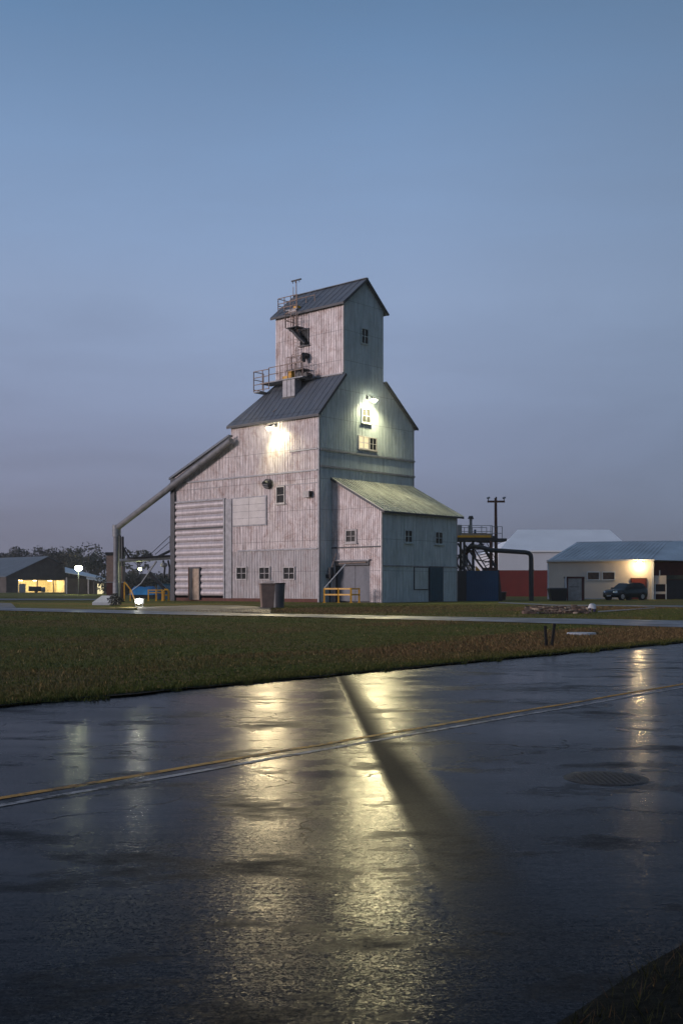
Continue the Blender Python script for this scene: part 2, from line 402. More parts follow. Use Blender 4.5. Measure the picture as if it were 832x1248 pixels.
# windows
def window(face, px0, px1, py0, py1, pl=0, pane='glass', cols=2, rows=2, frame='frame_pale', fr=.09, sill=True, par=None, mun='frame_pale'):
    par = par or elev
    f = Lw if face == 'L' else Rw
    s0, z0 = f(px0, (py0+py1)/2, pl); s1, _ = f(px1, (py0+py1)/2, pl); mid = f((px0+px1)/2, py0, pl)[1]; low = f((px0+px1)/2, py1, pl)[1]
    if s0 > s1: s0, s1 = s1, s0
    def bx(mb, sa, sb, da, db, za, zb_, m):
        if face == 'L': mb.box((pl-da, sa, za), (pl-db, sb, zb_), m)
        else: mb.box((sa, pl-da, za), (sb, pl-db, zb_), m)
    w = MB(); D = .13
    bx(w, s0, s0+fr, .03, D, low, mid, frame); bx(w, s1-fr, s1, .03, D, low, mid, frame)
    bx(w, s0+fr, s1-fr, .03, D, mid-fr, mid, frame); bx(w, s0+fr, s1-fr, .03, D, low, low+fr, frame)
    o = w.build('window', par)
    w = MB(); bx(w, s0+fr, s1-fr, .036, .062, low+fr, mid-fr, pane); w.build('pane', o)
    w = MB()
    for i in range(1, cols): c = s0+(s1-s0)*i/cols; bx(w, c-.025, c+.025, .062, .10, low+fr, mid-fr, mun)
    for i in range(1, rows): c = low+(mid-low)*i/rows; bx(w, s0+fr, s1-fr, .062, .09, c-.02, c+.02, mun)
    if cols > 1 or rows > 1: w.build('muntin', o)
    if sill: w = MB(); bx(w, s0-.08, s1+.08, .03, .2, low-.08, low-.005, frame); w.build('sill', o)
    return o
window('L', 337.5, 348, 592.5, 614, cols=1)
for x0, x1 in ((288.8, 301.8), (316.5, 330), (345.8, 360.2)): window('L', x0, x1, 690.6, 706.8, pane='glass', sill=False)
window('L', 366.5, 377.2, 401, 421.5, pl=TB0, cols=1, rows=1, frame='trim_dark')
window('R', 438.8, 448.2, 400, 420, frame='iron_skylit', mun='iron_skylit', sill=False)
window('R', 439.3, 451, 498, 516, pane='dimlit', frame='iron_skylit', mun='iron_skylit', rows=2)
window('R', 435.5, 448.6, 531.5, 547.5, pane='hivis_lit', frame='frame_pale', fr=.07, cols=2)['label'] = 'warmly lit square window left of a dark one'
window('R', 448.8, 457.8, 533.5, 549.3, pane='glass', frame='frame_pale', fr=.07)
# boarded sash panel
a1, z1 = Lw(284.5, 607); a0, z0 = Lw(326, 640)
p = MB(); p.box((-.12, a0, z0), (-.03, a1, z1), 'trim'); bp = p.build('board_panel', elev)
p = MB(); nx = 2; nz = 4; g = .09
for i in range(nx):
    for j in range(nz):
        p.box((-.15, a0+g+(a1-a0-2*g)*i/nx+.015, z0+g+(z1-z0-2*g)*j/nz+.015), (-.118, a0+g+(a1-a0-2*g)*(i+1)/nx-.015, z0+g+(z1-z0-2*g)*(j+1)/nz-.015), 'board')
p.build('board', bp)
# small fittings on the pale face
a0, z0 = Lw(328, 590); v = MB(); v.tube([(-.03, a0, z0), (-.3, a0, z0)], .42, 'black', 14); v.tube([(-.3, a0, z0), (-.45, a0, z0-.1)], .34, 'trim_dark', 12)
for k in range(5): v.bar((-.47, a0-.3, z0-.35+k*.14), (-.47, a0+.3, z0-.35+k*.14), .05, .03, 'trim')
v.build('exhaust_fan', elev)
a0, z0 = Lw(377, 602.5); v = MB(); v.box((-.4, a0-.3, z0-.26), (-.03, a0+.35, z0+.26), 'frame_pale'); v.box((-.42, a0-.36, z0-.2), (-.03, a0-.305, z0+.2), 'black'); v.build('vent_box', elev)
a0, z0 = Lw(374.5, 437, TB0); v = MB(); v.tube([(TB0-.03, a0, z0+.2), (TB0-.45, a0, z0+.2), (TB0-.55, a0, z0-.1)], .26, 'black', 12); v.tube([(TB0-.5, a0, z0+.05), (TB0-.5, a0, z0-.35)], .2, 'black', 12); v.build('vent_hood', elev)
# service door in the ribbed panel
a0, z0 = Lw(245.8, 731); a1, z1 = Lw(232, 691.5); ac = Lw(238, 700)[0]
d = MB(); d.box((-.24, a0, z0), (-.02, a0+.1, z1), 'trim_dark'); d.box((-.24, a1-.1, z0), (-.02, a1, z1), 'rust'); d.box((-.24, a0+.1, z1-.12), (-.02, a1-.1, z1), 'trim_dark')
d.box((-.21, ac, z0), (-.17, a1-.1, z1-.12), 'black'); dr = d.build('door', elev)
d = MB(); d.box((-.22, a0+.1, z0), (-.16, ac-.05, z1-.12), 'tan'); d.box((-.25, ac-.05, z0), (-.16, ac+.02, z1-.12), 'tan'); d.build('door_leaf', dr)
d = MB(); d.box((-.28, ac+.1, z0+1.0), (-.2, ac+.45, z0+1.9), 'black'); d.build('meter_box', dr)
# ------------------------------------------------------------------ annex on the blue face
AB0, AB1, AP = 1.474, 11.1, -5.195
zh = 9.8; ze = 7.1
w = MB()
# its pale side wall faces the same way as the pale face; leaves the doorway open
dl, dt = Rw(0, 0)[0], 0
def Aw(px, py):   # pale annex wall: plane b = AB0
    return Lw(px, py, AB0)
ya0, zd = Aw(409, 684); ya1, _ = Aw(450.5, 700)
topa = lin(0, zh, AP, ze)
corr(w, 'L', AP, ya1, AB0, -1, K(0), topa, 'iron')
corr(w, 'L', ya1, ya0, AB0, -1, K(zd), topa, 'iron')
corr(w, 'L', ya0, -.02, AB0, -1, K(0), topa, 'iron')
w.build('annex_side_wall', elev)
w = MB(); corr(w, 'R', AB0, AB1, AP, -1, K(0), K(ze), 'iron_skylit')
corr(w, 'L', AP, 0, AB1, 1, K(0), topa, 'iron_skylit'); w.build('annex_front_wall', elev)
r = MB()
sl = (zh-ze)/(-AP)
q0 = (AB0-.15, -.02, zh+.12); q1 = (AB1+.55, -.02, zh+.12); q2 = (AB1+.55, AP-.35, ze-.35*sl+.12); q3 = (AB0-.15, AP-.35, ze-.35*sl+.12)
slab(r, [q0, q1, q2, q3], 'roof_pale'); seams(r, q0, q1, q3, q2, 26, 'roof_pale', .05, .05)
r.build('annex_roof', elev)
t = MB(); t.bar((AB0-.17, 0, zh+.03), (AB0-.17, AP-.35, ze-.35*sl+.03), .05, .16, 'trim_dark'); t.bar((AB0-.15, AP-.37, ze-.35*sl+.02), (AB1+.55, AP-.37, ze-.35*sl+.02), .05, .14, 'trim_dark')
t.build('annex_fascia', elev)
t = MB(); t.box((AB0-.06, AP-.06, 0), (AB0+.07, AP+.06, ze), 'frame_pale'); t.build('annex_corner_trim', elev); t = MB(); t.box((AB1-.05, AP-.06, 0), (AB1+.06, AP+.05, ze), 'trim'); t.build('annex_corner_trim', elev)
# belts on annex
z_ = Aw(430, 667)[1]; t = MB(); t.box((AB0-.12, AP+.07, z_-.05), (AB0-.03, -.1, z_+.05), 'trim_dark'); t.build('belt', elev)
z_ = Rw(500, 690, AP)[1]; t = MB(); t.box((AB0+.1, AP-.1, z_-.04), (AB1-.1, AP-.03, z_+.04), 'trim'); t.build('belt', elev)
window('L', 421.3, 435.2, 645, 662, pl=AB0, frame='frame_pale', fr=.13)
window('R', 491.8, 501.2, 645.8, 661.5, pl=AP, frame='iron_skylit', mun='iron_skylit', fr=.07)
window('R', 528.8, 538.2, 648, 663.5, pl=AP, frame='iron_skylit', mun='iron_skylit', fr=.07)
# recessed double door
d = MB(); yc0 = Aw(412.5, 700)[0]; ym = Aw(430.3, 700)[0]
d.box((AB0+.5, ya0+.3, 0), (AB0+.6, ya1-.3, zd+.3), 'black'); d.box((AB0, ya0, 0), (AB0+.6, ya0+.06, zd), 'trim_dark'); d.box((AB0, ya1-.06, 0), (AB0+.6, ya1, zd), 'trim_dark')
d.box((AB0-.12, ya0, zd-.35), (AB0+.5, ya1, zd+.08), 'trim_dark'); d.box((AB0-.25, ya0+.1, zd-.0), (AB0-.05, ya1-.1, zd+.1), 'trim')
dd = d.build('doorway', elev)
zdl = zd-.38
d = MB(); d.box((AB0+.25, ya0, .1), (AB0+.31, ym+.02, zdl), 'door_slate'); d.build('door_leaf', dd)
d = MB(); d.box((AB0+.25, ym-.02, .1), (AB0+.31, ya1, zdl), 'door_slate'); d.build('door_leaf', dd)
d = MB(); d.tube([(AB0-.2, ya0-.5, zd-.2), (AB0-.2, ya1+.2, zd-.12)], .04, 'rail', 6); d.build('door_track', dd)
# front door and shutter of the annex
b0, z0 = Rw(521.5, 735, AP); b1, z1 = Rw(538.7, 690.5, AP); z0 = .05
d = MB(); d.box((b0, AP-.1, z0), (b1, AP-.03, z1), 'trim_dark'); dr = d.build('door', elev)
d = MB(); d.box((b0+.08, AP-.13, z0+.05), (b1-.08, AP-.1, z1-.08), 'door_teal')
for k in range(1, 6): x = b0+.08+(b1-b0-.16)*k/6; d.box((x-.012, AP-.14, z0+.05), (x+.012, AP-.13, z1-.08), 'door_teal')
d.build('door_leaf', dr)
b0, z0 = Rw(503.2, 719, AP); b1, z1 = Rw(520.5, 691, AP)
d = MB(); d.box((b0, AP-.09, z0), (b1, AP-.03, z1), 'trim_dark'); sh = d.build('shutter', elev)
d = MB()
for k in range(6): d.box((b0+.07+(b1-b0-.14)*k/6+.01, AP-.12, z0+.07), (b0+.07+(b1-b0-.14)*(k+1)/6-.01, AP-.088, z1-.07), 'iron_skylit')
d.build('shutter_board', sh)
# ------------------------------------------------------------------ wall lamps (real lights)
def spot(par, loc, tgt, watts, col, size=150, blend=.8, rad=.12):
    l = bpy.data.lights.new('lamp_light', 'SPOT'); l.energy = watts; l.color = col; l.spot_size = math.radians(size); l.spot_blend = blend; l.shadow_soft_size = rad
    o = bpy.data.objects.new('lamp_light', l); COL.objects.link(o); o.parent = par; o.location = loc
    d = Vector(tgt)-Vector(loc); o.rotation_euler = d.to_track_quat('-Z', 'Y').to_euler(); return o
def point(par, loc, watts, col, rad=.15):
    l = bpy.data.lights.new('lamp_light', 'POINT'); l.energy = watts; l.color = col; l.shadow_soft_size = rad
    o = bpy.data.objects.new('lamp_light', l); COL.objects.link(o); o.parent = par; o.location = loc; return o
GRN = (1.0, .93, .55)
def flood(name, world, rz, label, size=.5):
    """floodlight on a wall arm: local -y points away from the wall"""
    t = thing(name, world, label, 'wall lamp', 'floodlights on the elevator walls', rz)
    a = MB(); a.tube([(0, -.03, .28), (0, -.35, .36), (0, -.65, .14)], .035, 'dsteel', 8); a.box((-.12, -.06, .1), (.12, 0, .42), 'dsteel'); a.build('arm', t)
    h = MB(); s = size/2
    h.prism([(-s, -.95, -.02), (s, -.95, -.02), (s*.8, -.55, .22), (-s*.8, -.55, .22)], (0, .08, .08), 'dsteel'); h.build('housing', t)
    g = MB(); g.prism([(-s*.92, -.97, -.06), (s*.92, -.97, -.06), (s*.92, -.57, -.09), (-s*.92, -.57, -.09)], (0, 0, .035), 'lamp_green'); g.ball((0, -.78, -.1), .2, 'lamp_green', (1.3, 1, .7))
    g.build('lens', t)
    return t
a0, z0 = Lw(337, 522); l1 = flood('wall_floodlight', W(0, a0, z0), RZ-PI/2, 'bright floodlight on the pale wall below the main eave')
b0, z0 = Rw(446.5, 488); l2 = flood('wall_floodlight', W(b0, 0, z0), RZ, 'bright floodlight on the blue gable wall under the tower')
spot(l1, (0, -.9, -.22), (.55, .1, -1.9), 1700, GRN, 125, 1)
spot(l1, (0, -1.05, -.2), (1.5, -60, -8), 10500, (1, .80, .44), 120, .9, .2)
spot(l2, (0, -1.05, -.2), (0, -.25, -2.2), 1500, GRN, 140, 1)
spot(l2, (0, -1.2, -.2), (0, -5.2, -8.5), 3600, GRN, 78, 1, .2)
spot(l2, (0, -1.05, -.2), (-30, -60, -8), 10500, (1, .86, .46), 100, .9, .2)
# ------------------------------------------------------------------ spout along the lean-to roof
sp = thing('grain_spout', W(-.55, Lw(143, 735, -.55)[0], 0), 'long steel grain spout sloping down past the lean-to to an upright pipe', 'grain spout', rz=RZ)
def SPp(px, py): a, z = Lw(px, py, -.55); return Vector((-.55, a, z))
off = Vector((-.55, Lw(143, 735, -.55)[0], 0))
pa = SPp(282, 537)-off; pb = SPp(143.5, 643)-off; base = SPp(143, 735)-off; base.z = -.1
m = MB(); m.tube([pa, pb], .28, 'steel_pipe', 16)
for k in (.25, .5, .75): c = pa.lerp(pb, k); dd_ = (pb-pa).normalized(); m.tube([c-dd_*.06, c+dd_*.06], .31, 'steel_pipe', 16)
m.tube([pa+Vector((.1, 0, .42)), pa.lerp(pb, .5)+Vector((.1, 0, .42))], .07, 'trim_dark', 6); m.build('sloping_pipe', sp)
m = MB(); top = pb+Vector((0, .15, 0)); m.tube([top+Vector((0, 0, .25)), top+Vector((0, 0, -.85))], .40, 'steel', 16); m.build('pipe_head', sp)
m = MB(); m.tube([top+Vector((0, 0, -.85)), (top.x, top.y, 1.6)], .30, 'steel_pipe', 16); m.tube([(top.x, top.y, 1.62), (top.x, top.y, -.1)], .35, 'steel', 16); m.build('upright_pipe', sp)
m = MB(); m.tube([(top.x, top.y-.55, 6.0), (top.x, top.y-.62, -.1)], .09, 'dsteel', 8); m.tube([(top.x, top.y-.1, 6.0), (top.x, top.y-.55, 6.0)], .07, 'dsteel', 8); m.build('drain_pipe', sp)
# ------------------------------------------------------------------ side conveyor beside the lean-to (px 146..210)
YC = 101.5
def C_(px, py, dy=0): return P(px, py, YC+dy)
cv = thing('conveyor_gantry', (C_(178, 700).x, YC, .5), 'low silver conveyor tube carried between the spout and the lean-to wall', 'conveyor')
m = MB(); m.tube([C_(146, 683.2), C_(178, 681.5), C_(209, 679.5)], .17, 'steel', 12); m.build('conveyor_tube', cv, world=True)
m = MB(); m.bar(C_(156, 680), C_(209, 677), 1.0, .08, 'dsteel'); m.tube([C_(190, 680), C_(207, 671.5)], .12, 'dsteel', 8); m.box(C_(180, 679.5), C_(186.5, 675.5, .8), 'dsteel'); m.build('conveyor_deck', cv, world=True)
m = MB(); m.tube([C_(190.7, 684), C_(172, 711), C_(160.5, 720)], .045, 'white', 6); m.build('stay_rod', cv, world=True)
m = MB(); m.bar(C_(181.5, 697, .8), C_(204, 721, .8), .3, .3, 'dsteel'); m.bar(C_(191, 684, .4), C_(181, 698, .4), .14, .14, 'dsteel'); m.tube([C_(181.5, 695, 1.1), C_(203, 718, 1.1)], .05, 'tan', 6); m.build('brace', cv, world=True)
m = MB(); m.tube([C_(149.5, 654), C_(149.8, 690)], .13, 'dsteel', 8); m.tube([C_(150, 666), C_(153, 672), C_(158.5, 681)], .09, 'dsteel', 8); m.tube([C_(150.5, 674), C_(153.5, 667), C_(156, 672)], .07, 'dsteel', 6); m.box(C_(149, 673), C_(153, 683, .6), 'dsteel')
m.build('drive_motor', cv, world=True)
m = MB(); m.tube([C_(183, 676), C_(207.5, 653)], .03, 'dsteel', 5); m.tube([C_(189, 676), C_(207.5, 660)], .03, 'dsteel', 5); m.tube([C_(207.3, 654), C_(207.3, 672)], .035, 'dsteel', 5); m.build('guy_wire', cv, world=True)
m = MB()
for px in (205, 199): m.tube([C_(px, 683, .5), C_(px+2, 692, .5), C_(px+1, 704, .5)], .1, 'dsteel', 6)
m.ball(C_(200, 688.5, .3), .28, 'steel', (1.2, 1, .8)); m.build('junction', cv, world=True)
# brown leg housing behind the upright pipe
c = P(134, 728, 118); hz = MB(); b1_ = thing('leg_housing', (c.x+.5, 118, .5), 'narrow dark brown housing standing behind the upright pipe', 'elevator housing')
hz.box((-.9, 0, 0), (.9, 1.6, 5.1-1.9+.0), 'brown'); hz.box((-.9, 0, 1.85), (.9, 1.6, 4.9), 'brown'); hz = MB()
hz.box((-.85, 0, 0), (.85, 1.6, 1.7), 'darkred'); hz.box((-.85, .0, 1.8), (.85, 1.6, 4.6), 'brown'); hz.build('housing_body', b1_)
hz = MB(); hz.box((-.92, -.08, 1.7), (1.0, 1.65, 1.8), 'steel'); hz.build('ledge', b1_)
hz = MB(); hz.box((-.95, -.08, 4.6), (.95, 1.7, 4.95), 'black'); hz.build('housing_cap', b1_)
# blue tarpaulin load under the conveyor
c = G(176, 725, .5); c.y = 107; c.x = (176-CX)/FL*107
tp = thing('tarpaulin_load', (c.x, c.y, .5), 'load under a bright blue tarpaulin beneath the conveyor', 'covered load')
m = MB(); n = 14
def tarp(mb, x0, x1, y0, y1, h, mat):
    vs = []; nn = 16; mm = 8
    for i in range(nn+1):
        for j in range(mm+1):
            u_, v_ = i/nn, j/mm; e = min(u_, 1-u_)*5; e2 = min(v_, 1-v_)*4
            hh = h*min(1, e)**.45*min(1, e2)**.5*(.86+.28*noise.noise(Vector((i*.5, j*.6, h))))+.02
            vs.append((x0+(x1-x0)*u_, y0+(y1-y0)*v_, hh+.45))
    mb.add(vs, [(i*(mm+1)+j, (i+1)*(mm+1)+j, (i+1)*(mm+1)+j+1, i*(mm+1)+j+1) for i in range(nn) for j in range(mm)], mat, True)
tarp(m, -1.35, 1.25, -.9, 1.2, .85, 'tarp'); m.build('tarpaulin', tp)
m = MB(); m.box((-1.2, -.75, .1), (1.1, 1.0, .5), 'black'); m.build('pallet', tp)
c2x = (201-CX)/FL*110
m = MB(); m.box((-.75, 0, 0), (.75, 2, 1.45), 'bluebox'); m.box((-.8, -.05, 1.45), (.8, 2.05, 1.55), 'door_teal'); o = m.build('storage_tank', None, .05); o.location = (c2x, 110, .5)
tag(o, 'pale blue storage box half hidden behind the lean-to corner', 'storage box')
# yellow guard rails by the conveyor
def guard(name, pts, top, mid, r, label, base=0, loc=None):
    """straight run of posts with two rails: pts are world xy of posts"""
    c = Vector((sum(p[0] for p in pts)/len(pts), sum(p[1] for p in pts)/len(pts), base))
    t = thing(name, c, label, 'guard rail', 'yellow guard rails around the elevator')
    for p in pts:
        m = MB(); m.bar((p[0]-c.x, p[1]-c.y, 0), (p[0]-c.x, p[1]-c.y, top), r, r, 'yellow'); m.box((p[0]-c.x-r, p[1]-c.y-r, 0), (p[0]-c.x+r, p[1]-c.y+r, .03), 'yellow'); m.build('post', t)
    for z in (top-r/2, mid):
        m = MB()
        for k in range(len(pts)-1):
            p, q = pts[k], pts[k+1]; m.bar((p[0]-c.x, p[1]-c.y, z), (q[0]-c.x, q[1]-c.y, z), r*.8, r*.9, 'yellow')
        m.build('rail', t)
    return t
YG = 95.5
gx = lambda px, Y=YG: (px-CX)/FL*Y
guard('guard_rail', [(gx(181), YG), (gx(190.5), YG), (gx(197.5), YG+.1)], 1.0, .72, .10, 'yellow guard rail with two bays beside the lean-to corner', .5)
t = thing('guard_rail', (gx(155), YG, .5), 'yellow stair rail sloping down beside the ground floodlight', 'guard rail', 'yellow guard rails around the elevator')
m = MB(); m.bar((gx(151.7)-gx(155), 0, 0), (gx(151.7)-gx(155), 0, 1.62), .09, .09, 'yellow'); m.build('post', t)
m = MB(); m.bar((gx(159)-gx(155), 0, 0), (gx(159)-gx(155), 0, 1.0), .09, .09, 'yellow'); m.build('post', t)
m = MB(); m.bar((gx(151.7)-gx(155), 0, 1.66), (gx(160)-gx(155), 0, .95), .08, .09, 'yellow'); m.bar((gx(160)-gx(155), 0, .95), (gx(165)-gx(155), -.2, .1), .08, .09, 'yellow'); m.build('rail', t)
t = thing('hoop_barrier', (gx(202), YG+.4, .5), 'thick yellow hoop barrier against the lean-to corner', 'barrier')
m = MB(); m.tube([(-.22, 0, 0), (-.22, 0, .85), (-.12, 0, .98), (.1, 0, .98), (.2, 0, .85), (.2, 0, 0)], .085, 'yellow', 10); m.build('hoop', t)
m = MB(); m.tube([(-.22, 0, .5), (.2, 0, .5)], .06, 'yellow', 8); m.build('crossbar', t)
# yellow guard rail at annex door
pts = []
for px, Y in ((395, 84.2), (412.3, 83.6), (427.5, 83.0), (437.5, 84.6)): pts.append(((px-CX)/FL*Y, Y))
guard('guard_rail', pts, 1.13, .62, .13, 'yellow guard rail standing in front of the annex double door', .5)
t = thing('stay_bar', (pts[0][0], 84.4, .5), 'slim white bar leaning from the guard rail up to the door head', 'stay bar')
m = MB(); m.tube([(0, 0, 1.1), P(421, 687.5, 85.5)-Vector((pts[0][0], 84.4, .5))], .045, 'white', 8); m.build('rod', t)
m = MB(); m.ball((0, 0, 1.1), .07, 'steel'); m.build('foot', t)
t = thing('pump_motor', W(.9, -.45, 0), 'dark motor with a slim white lever in the corner beside the annex', 'motor', rz=RZ)
m = MB(); m.tube([(0, 0, 2.2), (0, 0, 2.75)], .22, 'dsteel', 12); m.box((-.15, -.1, 1.9), (.15, .4, 2.2), 'dsteel'); m.bar((0, .1, 0), (0, .1, 1.95), .1, .1, 'dsteel'); m.build('motor_body', t)
m = MB(); m.tube([(-.1, -.15, 2.7), (.35, -.25, 3.9)], .04, 'rail', 6); m.build('lever', t)
# ------------------------------------------------------------------ rooftop gear
def Tl(px, py, b=TB0-.6): a, z = Lw(px, py, b); return Vector((b, a, z))
def railrun(mb, pts, h, m='rail', r=.042, rails=(1, .5), posts=True):
    for k in range(len(pts)):
        p = Vector(pts[k])
        if posts: mb.tube([p, p+Vector((0, 0, h))], r, m, 6)
        if k:
            q = Vector(pts[k-1])
            for f in rails: mb.tube([p+Vector((0, 0, h*f)), q+Vector((0, 0, h*f))], r*.85, m, 6)
def lthing(name, p, label, cat):   # a thing in the elevator's frame
    return thing(name, W(*p), label, cat, rz=RZ), Vector(p)
t, o_ = lthing('roof_platform', Tl(345, 470), 'railed steel service platform on the shoulder roof against the tower', 'platform')
bb = TB0-.15; bf = TB0-1.5
pl0 = Lw(316.5, 474, TB0-.8); pl1 = Lw(376, 464, TB0-.8); zp = Lw(345, 464, TB0-.8)[1]-.05
aL, aM, aRr = pl0[0], Lw(338, 460, TB0-.8)[0], pl1[0]
m = MB(); m.box(Vector((bf, aRr, zp-.1))-o_, Vector((bb, aM+1.4, zp))-o_, 'steel'); m.build('deck', t); m = MB(); m.box(Vector((bf, aM+1.4, zp-.75))-o_, Vector((bb-.2, aL, zp-.65))-o_, 'steel'); m.build('deck', t)
m = MB(); railrun(m, [Vector((bf, a, zp))-o_ for a in (aRr, aRr+.85, aRr+1.7, aRr+2.6, aM+.3)], 1.15)
railrun(m, [Vector((bf, a, zp-.65))-o_ for a in (aM+.3, (aM+aL)/2, aL)], 1.7, rails=(1, .68, .33, .05)); railrun(m, [Vector((b, aL, zp-.65))-o_ for b in (bf, bb-.2)], 1.7, rails=(1, .6, .1)); m.build('railing', t)
m = MB()
h0, hz0 = Lw(360, 470, bf+.2); h1, _ = Lw(345.5, 470, bf+.2); m.box(Vector((bf+.1, h0, zp-1.55))-o_, Vector((bf+.9, h1, zp-.1))-o_, 'trim'); m.box(Vector((bf+.05, h0-.05, zp-1.65))-o_, Vector((bf+.95, h1+.05, zp-1.5))-o_, 'black')
for k in (.33, .66): a = h0+(h1-h0)*k; m.box(Vector((bf+.07, a-.04, zp-1.5))-o_, Vector((bf+.1, a+.04, zp-.1))-o_, 'trim')
m.build('access_hatch', t)
m = MB(); ya, yb = Lw(357, 460, bf+.4)[0], Lw(346, 460, bf+.4)[0]
m.box(Vector((bf+.2, ya, zp))-o_, Vector((bf+.8, yb, zp+.28))-o_, 'yellow'); m.box(Vector((bf+.3, ya+.1, zp+.28))-o_, Vector((bf+.7, ya+.45, zp+.62))-o_, 'yellow'); m.build('winch', t)
m = MB(); ka = Lw(366, 460, bf+.5)[0]; m.tube([Vector((bf+.3, ka, zp+.15))-o_, Vector((bf+.9, ka, zp+.15))-o_], .33, 'black', 14); m.tube([Vector((bf+.3, ka-.75, zp+.1))-o_, Vector((bf+.9, ka-.75, zp+.1))-o_], .24, 'black', 14); m.build('cable_drum', t)
# upper step deck, stair rail
m = MB(); s0a, s0z = Lw(371.5, 449, TB0-.7); s1a, s1z = Lw(353, 446.5, TB0-.7); m.box(Vector((TB0-1.1, s0a, s0z-.1))-o_, Vector((TB0-.1, s1a, s0z))-o_, 'dsteel')
m.build('step_deck', t)
m = MB(); railrun(m, [Vector((TB0-1.1, a, s0z))-o_ for a in (s0a, (s0a*2+s1a)/3, (s0a+2*s1a)/3, s1a)], 1.05, rails=(1, .5))
for i in range(4):   # stepped stair rail
    aa = s1a-.25*i; m.tube([Vector((TB0-.9, aa-.2, s0z+1.0+.28*i))-o_, Vector((TB0-.9, aa-.9, s0z+1.0+.28*i))-o_], .025, 'rail', 6); m.tube([Vector((TB0-.9, aa-.2, s0z))-o_, Vector((TB0-.9, aa-.2, s0z+1.0+.28*i))-o_], .025, 'rail', 6)
m.build('stair_rail', t)
m = MB()   # ladder up the tower
la0 = Lw(360.5, 420, TB0-.35)[0]
for s in (-.22, .22): m.tube([Vector((TB0-.35, la0+s, s0z))-o_, Vector((TB0-.35, la0+s, ZT-.2))-o_], .025, 'rail', 6)
for k in range(18): z = s0z+.3+k*(ZT-.4-s0z)/18; m.tube([Vector((TB0-.35, la0-.22, z))-o_, Vector((TB0-.35, la0+.22, z))-o_], .016, 'rail', 5)
m.build('ladder', t)
# rod lying down the roof
m = MB(); m.tube([Vector((bf+.5, h0+.4, zp-1.55))-o_, Vector((.3, h0+1.4, ZE+.55))-o_], .03, 'rail', 6); m.build('conduit', t)
# chute and cage at the tower window
t, o_ = lthing('loading_chute', Tl(360, 405), 'dark chute and small cage hung by the tower window', 'chute')
m = MB(); c0 = Tl(353.5, 401.5, TB0-.5)-o_; c1 = Tl(372, 418.5, TB0-.3)-o_; c2 = Tl(364, 411, TB0-.45)-o_
m.tube([c0, Tl(357, 403, TB0-.5)-o_, c2, c1], .17, 'dsteel', 10); m.build('chute_tube', t)
m = MB(); fa, fz = Lw(353, 401, TB0-.5); ga = Lw(366.5, 401, TB0-.5)[0]
m.box(Vector((TB0-1.0, ga, fz-.06))-o_, Vector((TB0-.1, fa, fz))-o_, 'dsteel'); m.build('chute_deck', t)
m = MB(); railrun(m, [Vector((TB0-1.0, a, fz))-o_ for a in (fa, (fa+ga)/2, ga)], 1.2, rails=(1, .5)); railrun(m, [Vector((b, fa, fz))-o_ for b in (TB0-1.0, TB0-.1)], 1.2)
m.tube([Vector((TB0-1.0, fa, fz+1.2))-o_, Vector((TB0-.6, (fa+ga)/2, fz+1.6))-o_, Vector((TB0-1.0, ga, fz+1.2))-o_], .025, 'rail', 6); m.build('railing', t)
# roof edge cage with weather mast
t, o_ = lthing('weather_mast', Tl(355, 375), 'pale railed cage and mast with crossbar on the tower roof edge', 'mast')
ca0, cz = Lw(365, 369, TB0+.1); ca1, _ = Lw(342, 369, TB0+.1); zc = ZT+.15
m = MB(); m.box(Vector((TB0-.2, ca0, zc))-o_, Vector((TB0+.9, ca1-.9, zc+.1))-o_, 'steel'); m.box(Vector((TB0-.25, ca0+.1, zc-.5))-o_, Vector((TB0+.6, ca0+.95, zc))-o_, 'frame_pale'); m.build('deck', t)
m = MB(); railrun(m, [Vector((TB0-.2, a, zc))-o_ for a in (ca0, ca0+.75, ca0+1.5, ca1)], 1.2, rails=(1, .62, .3)); railrun(m, [Vector((b, ca1, zc))-o_ for b in (TB0-.2, TB0+.9)], 1.2, rails=(1, .5))
railrun(m, [Vector((TB0+.9, a, zc))-o_ for a in (ca0-1.0, ca0, ca1)], 1.2, rails=(1, .5)); m.build('railing', t)
m = MB(); ma, mz = Lw(361, 341.5, TB0-.1); m.tube([Vector((TB0-.1, ma, zc-1.6))-o_, Vector((TB0-.1, ma, mz))-o_], .04, 'rail', 8); m.tube([Vector((TB0-.1, ma+.35, zc+.1))-o_, Vector((TB0-.1, ma+.35, mz-.5))-o_], .03, 'rail', 6); m.build('mast_pole', t)
m = MB(); m.bar(Vector((TB0-.1, ma-.55, mz))-o_, Vector((TB0-.1, ma+.55, mz))-o_, .12, .1, 'dsteel')
for k in (-.35, .1, .4): m.tube([Vector((TB0-.1, ma+k, mz))-o_, Vector((TB0-.1, ma+k, mz-.22))-o_], .03, 'dsteel', 6)
m.build('crossbar', t)
m = MB(); m.box(Vector((TB0-.1, ca0+.05, zc+.1))-o_, Vector((TB0+.3, ca0+.6, zc+.3))-o_, 'yellow'); m.build('beacon_box', t)
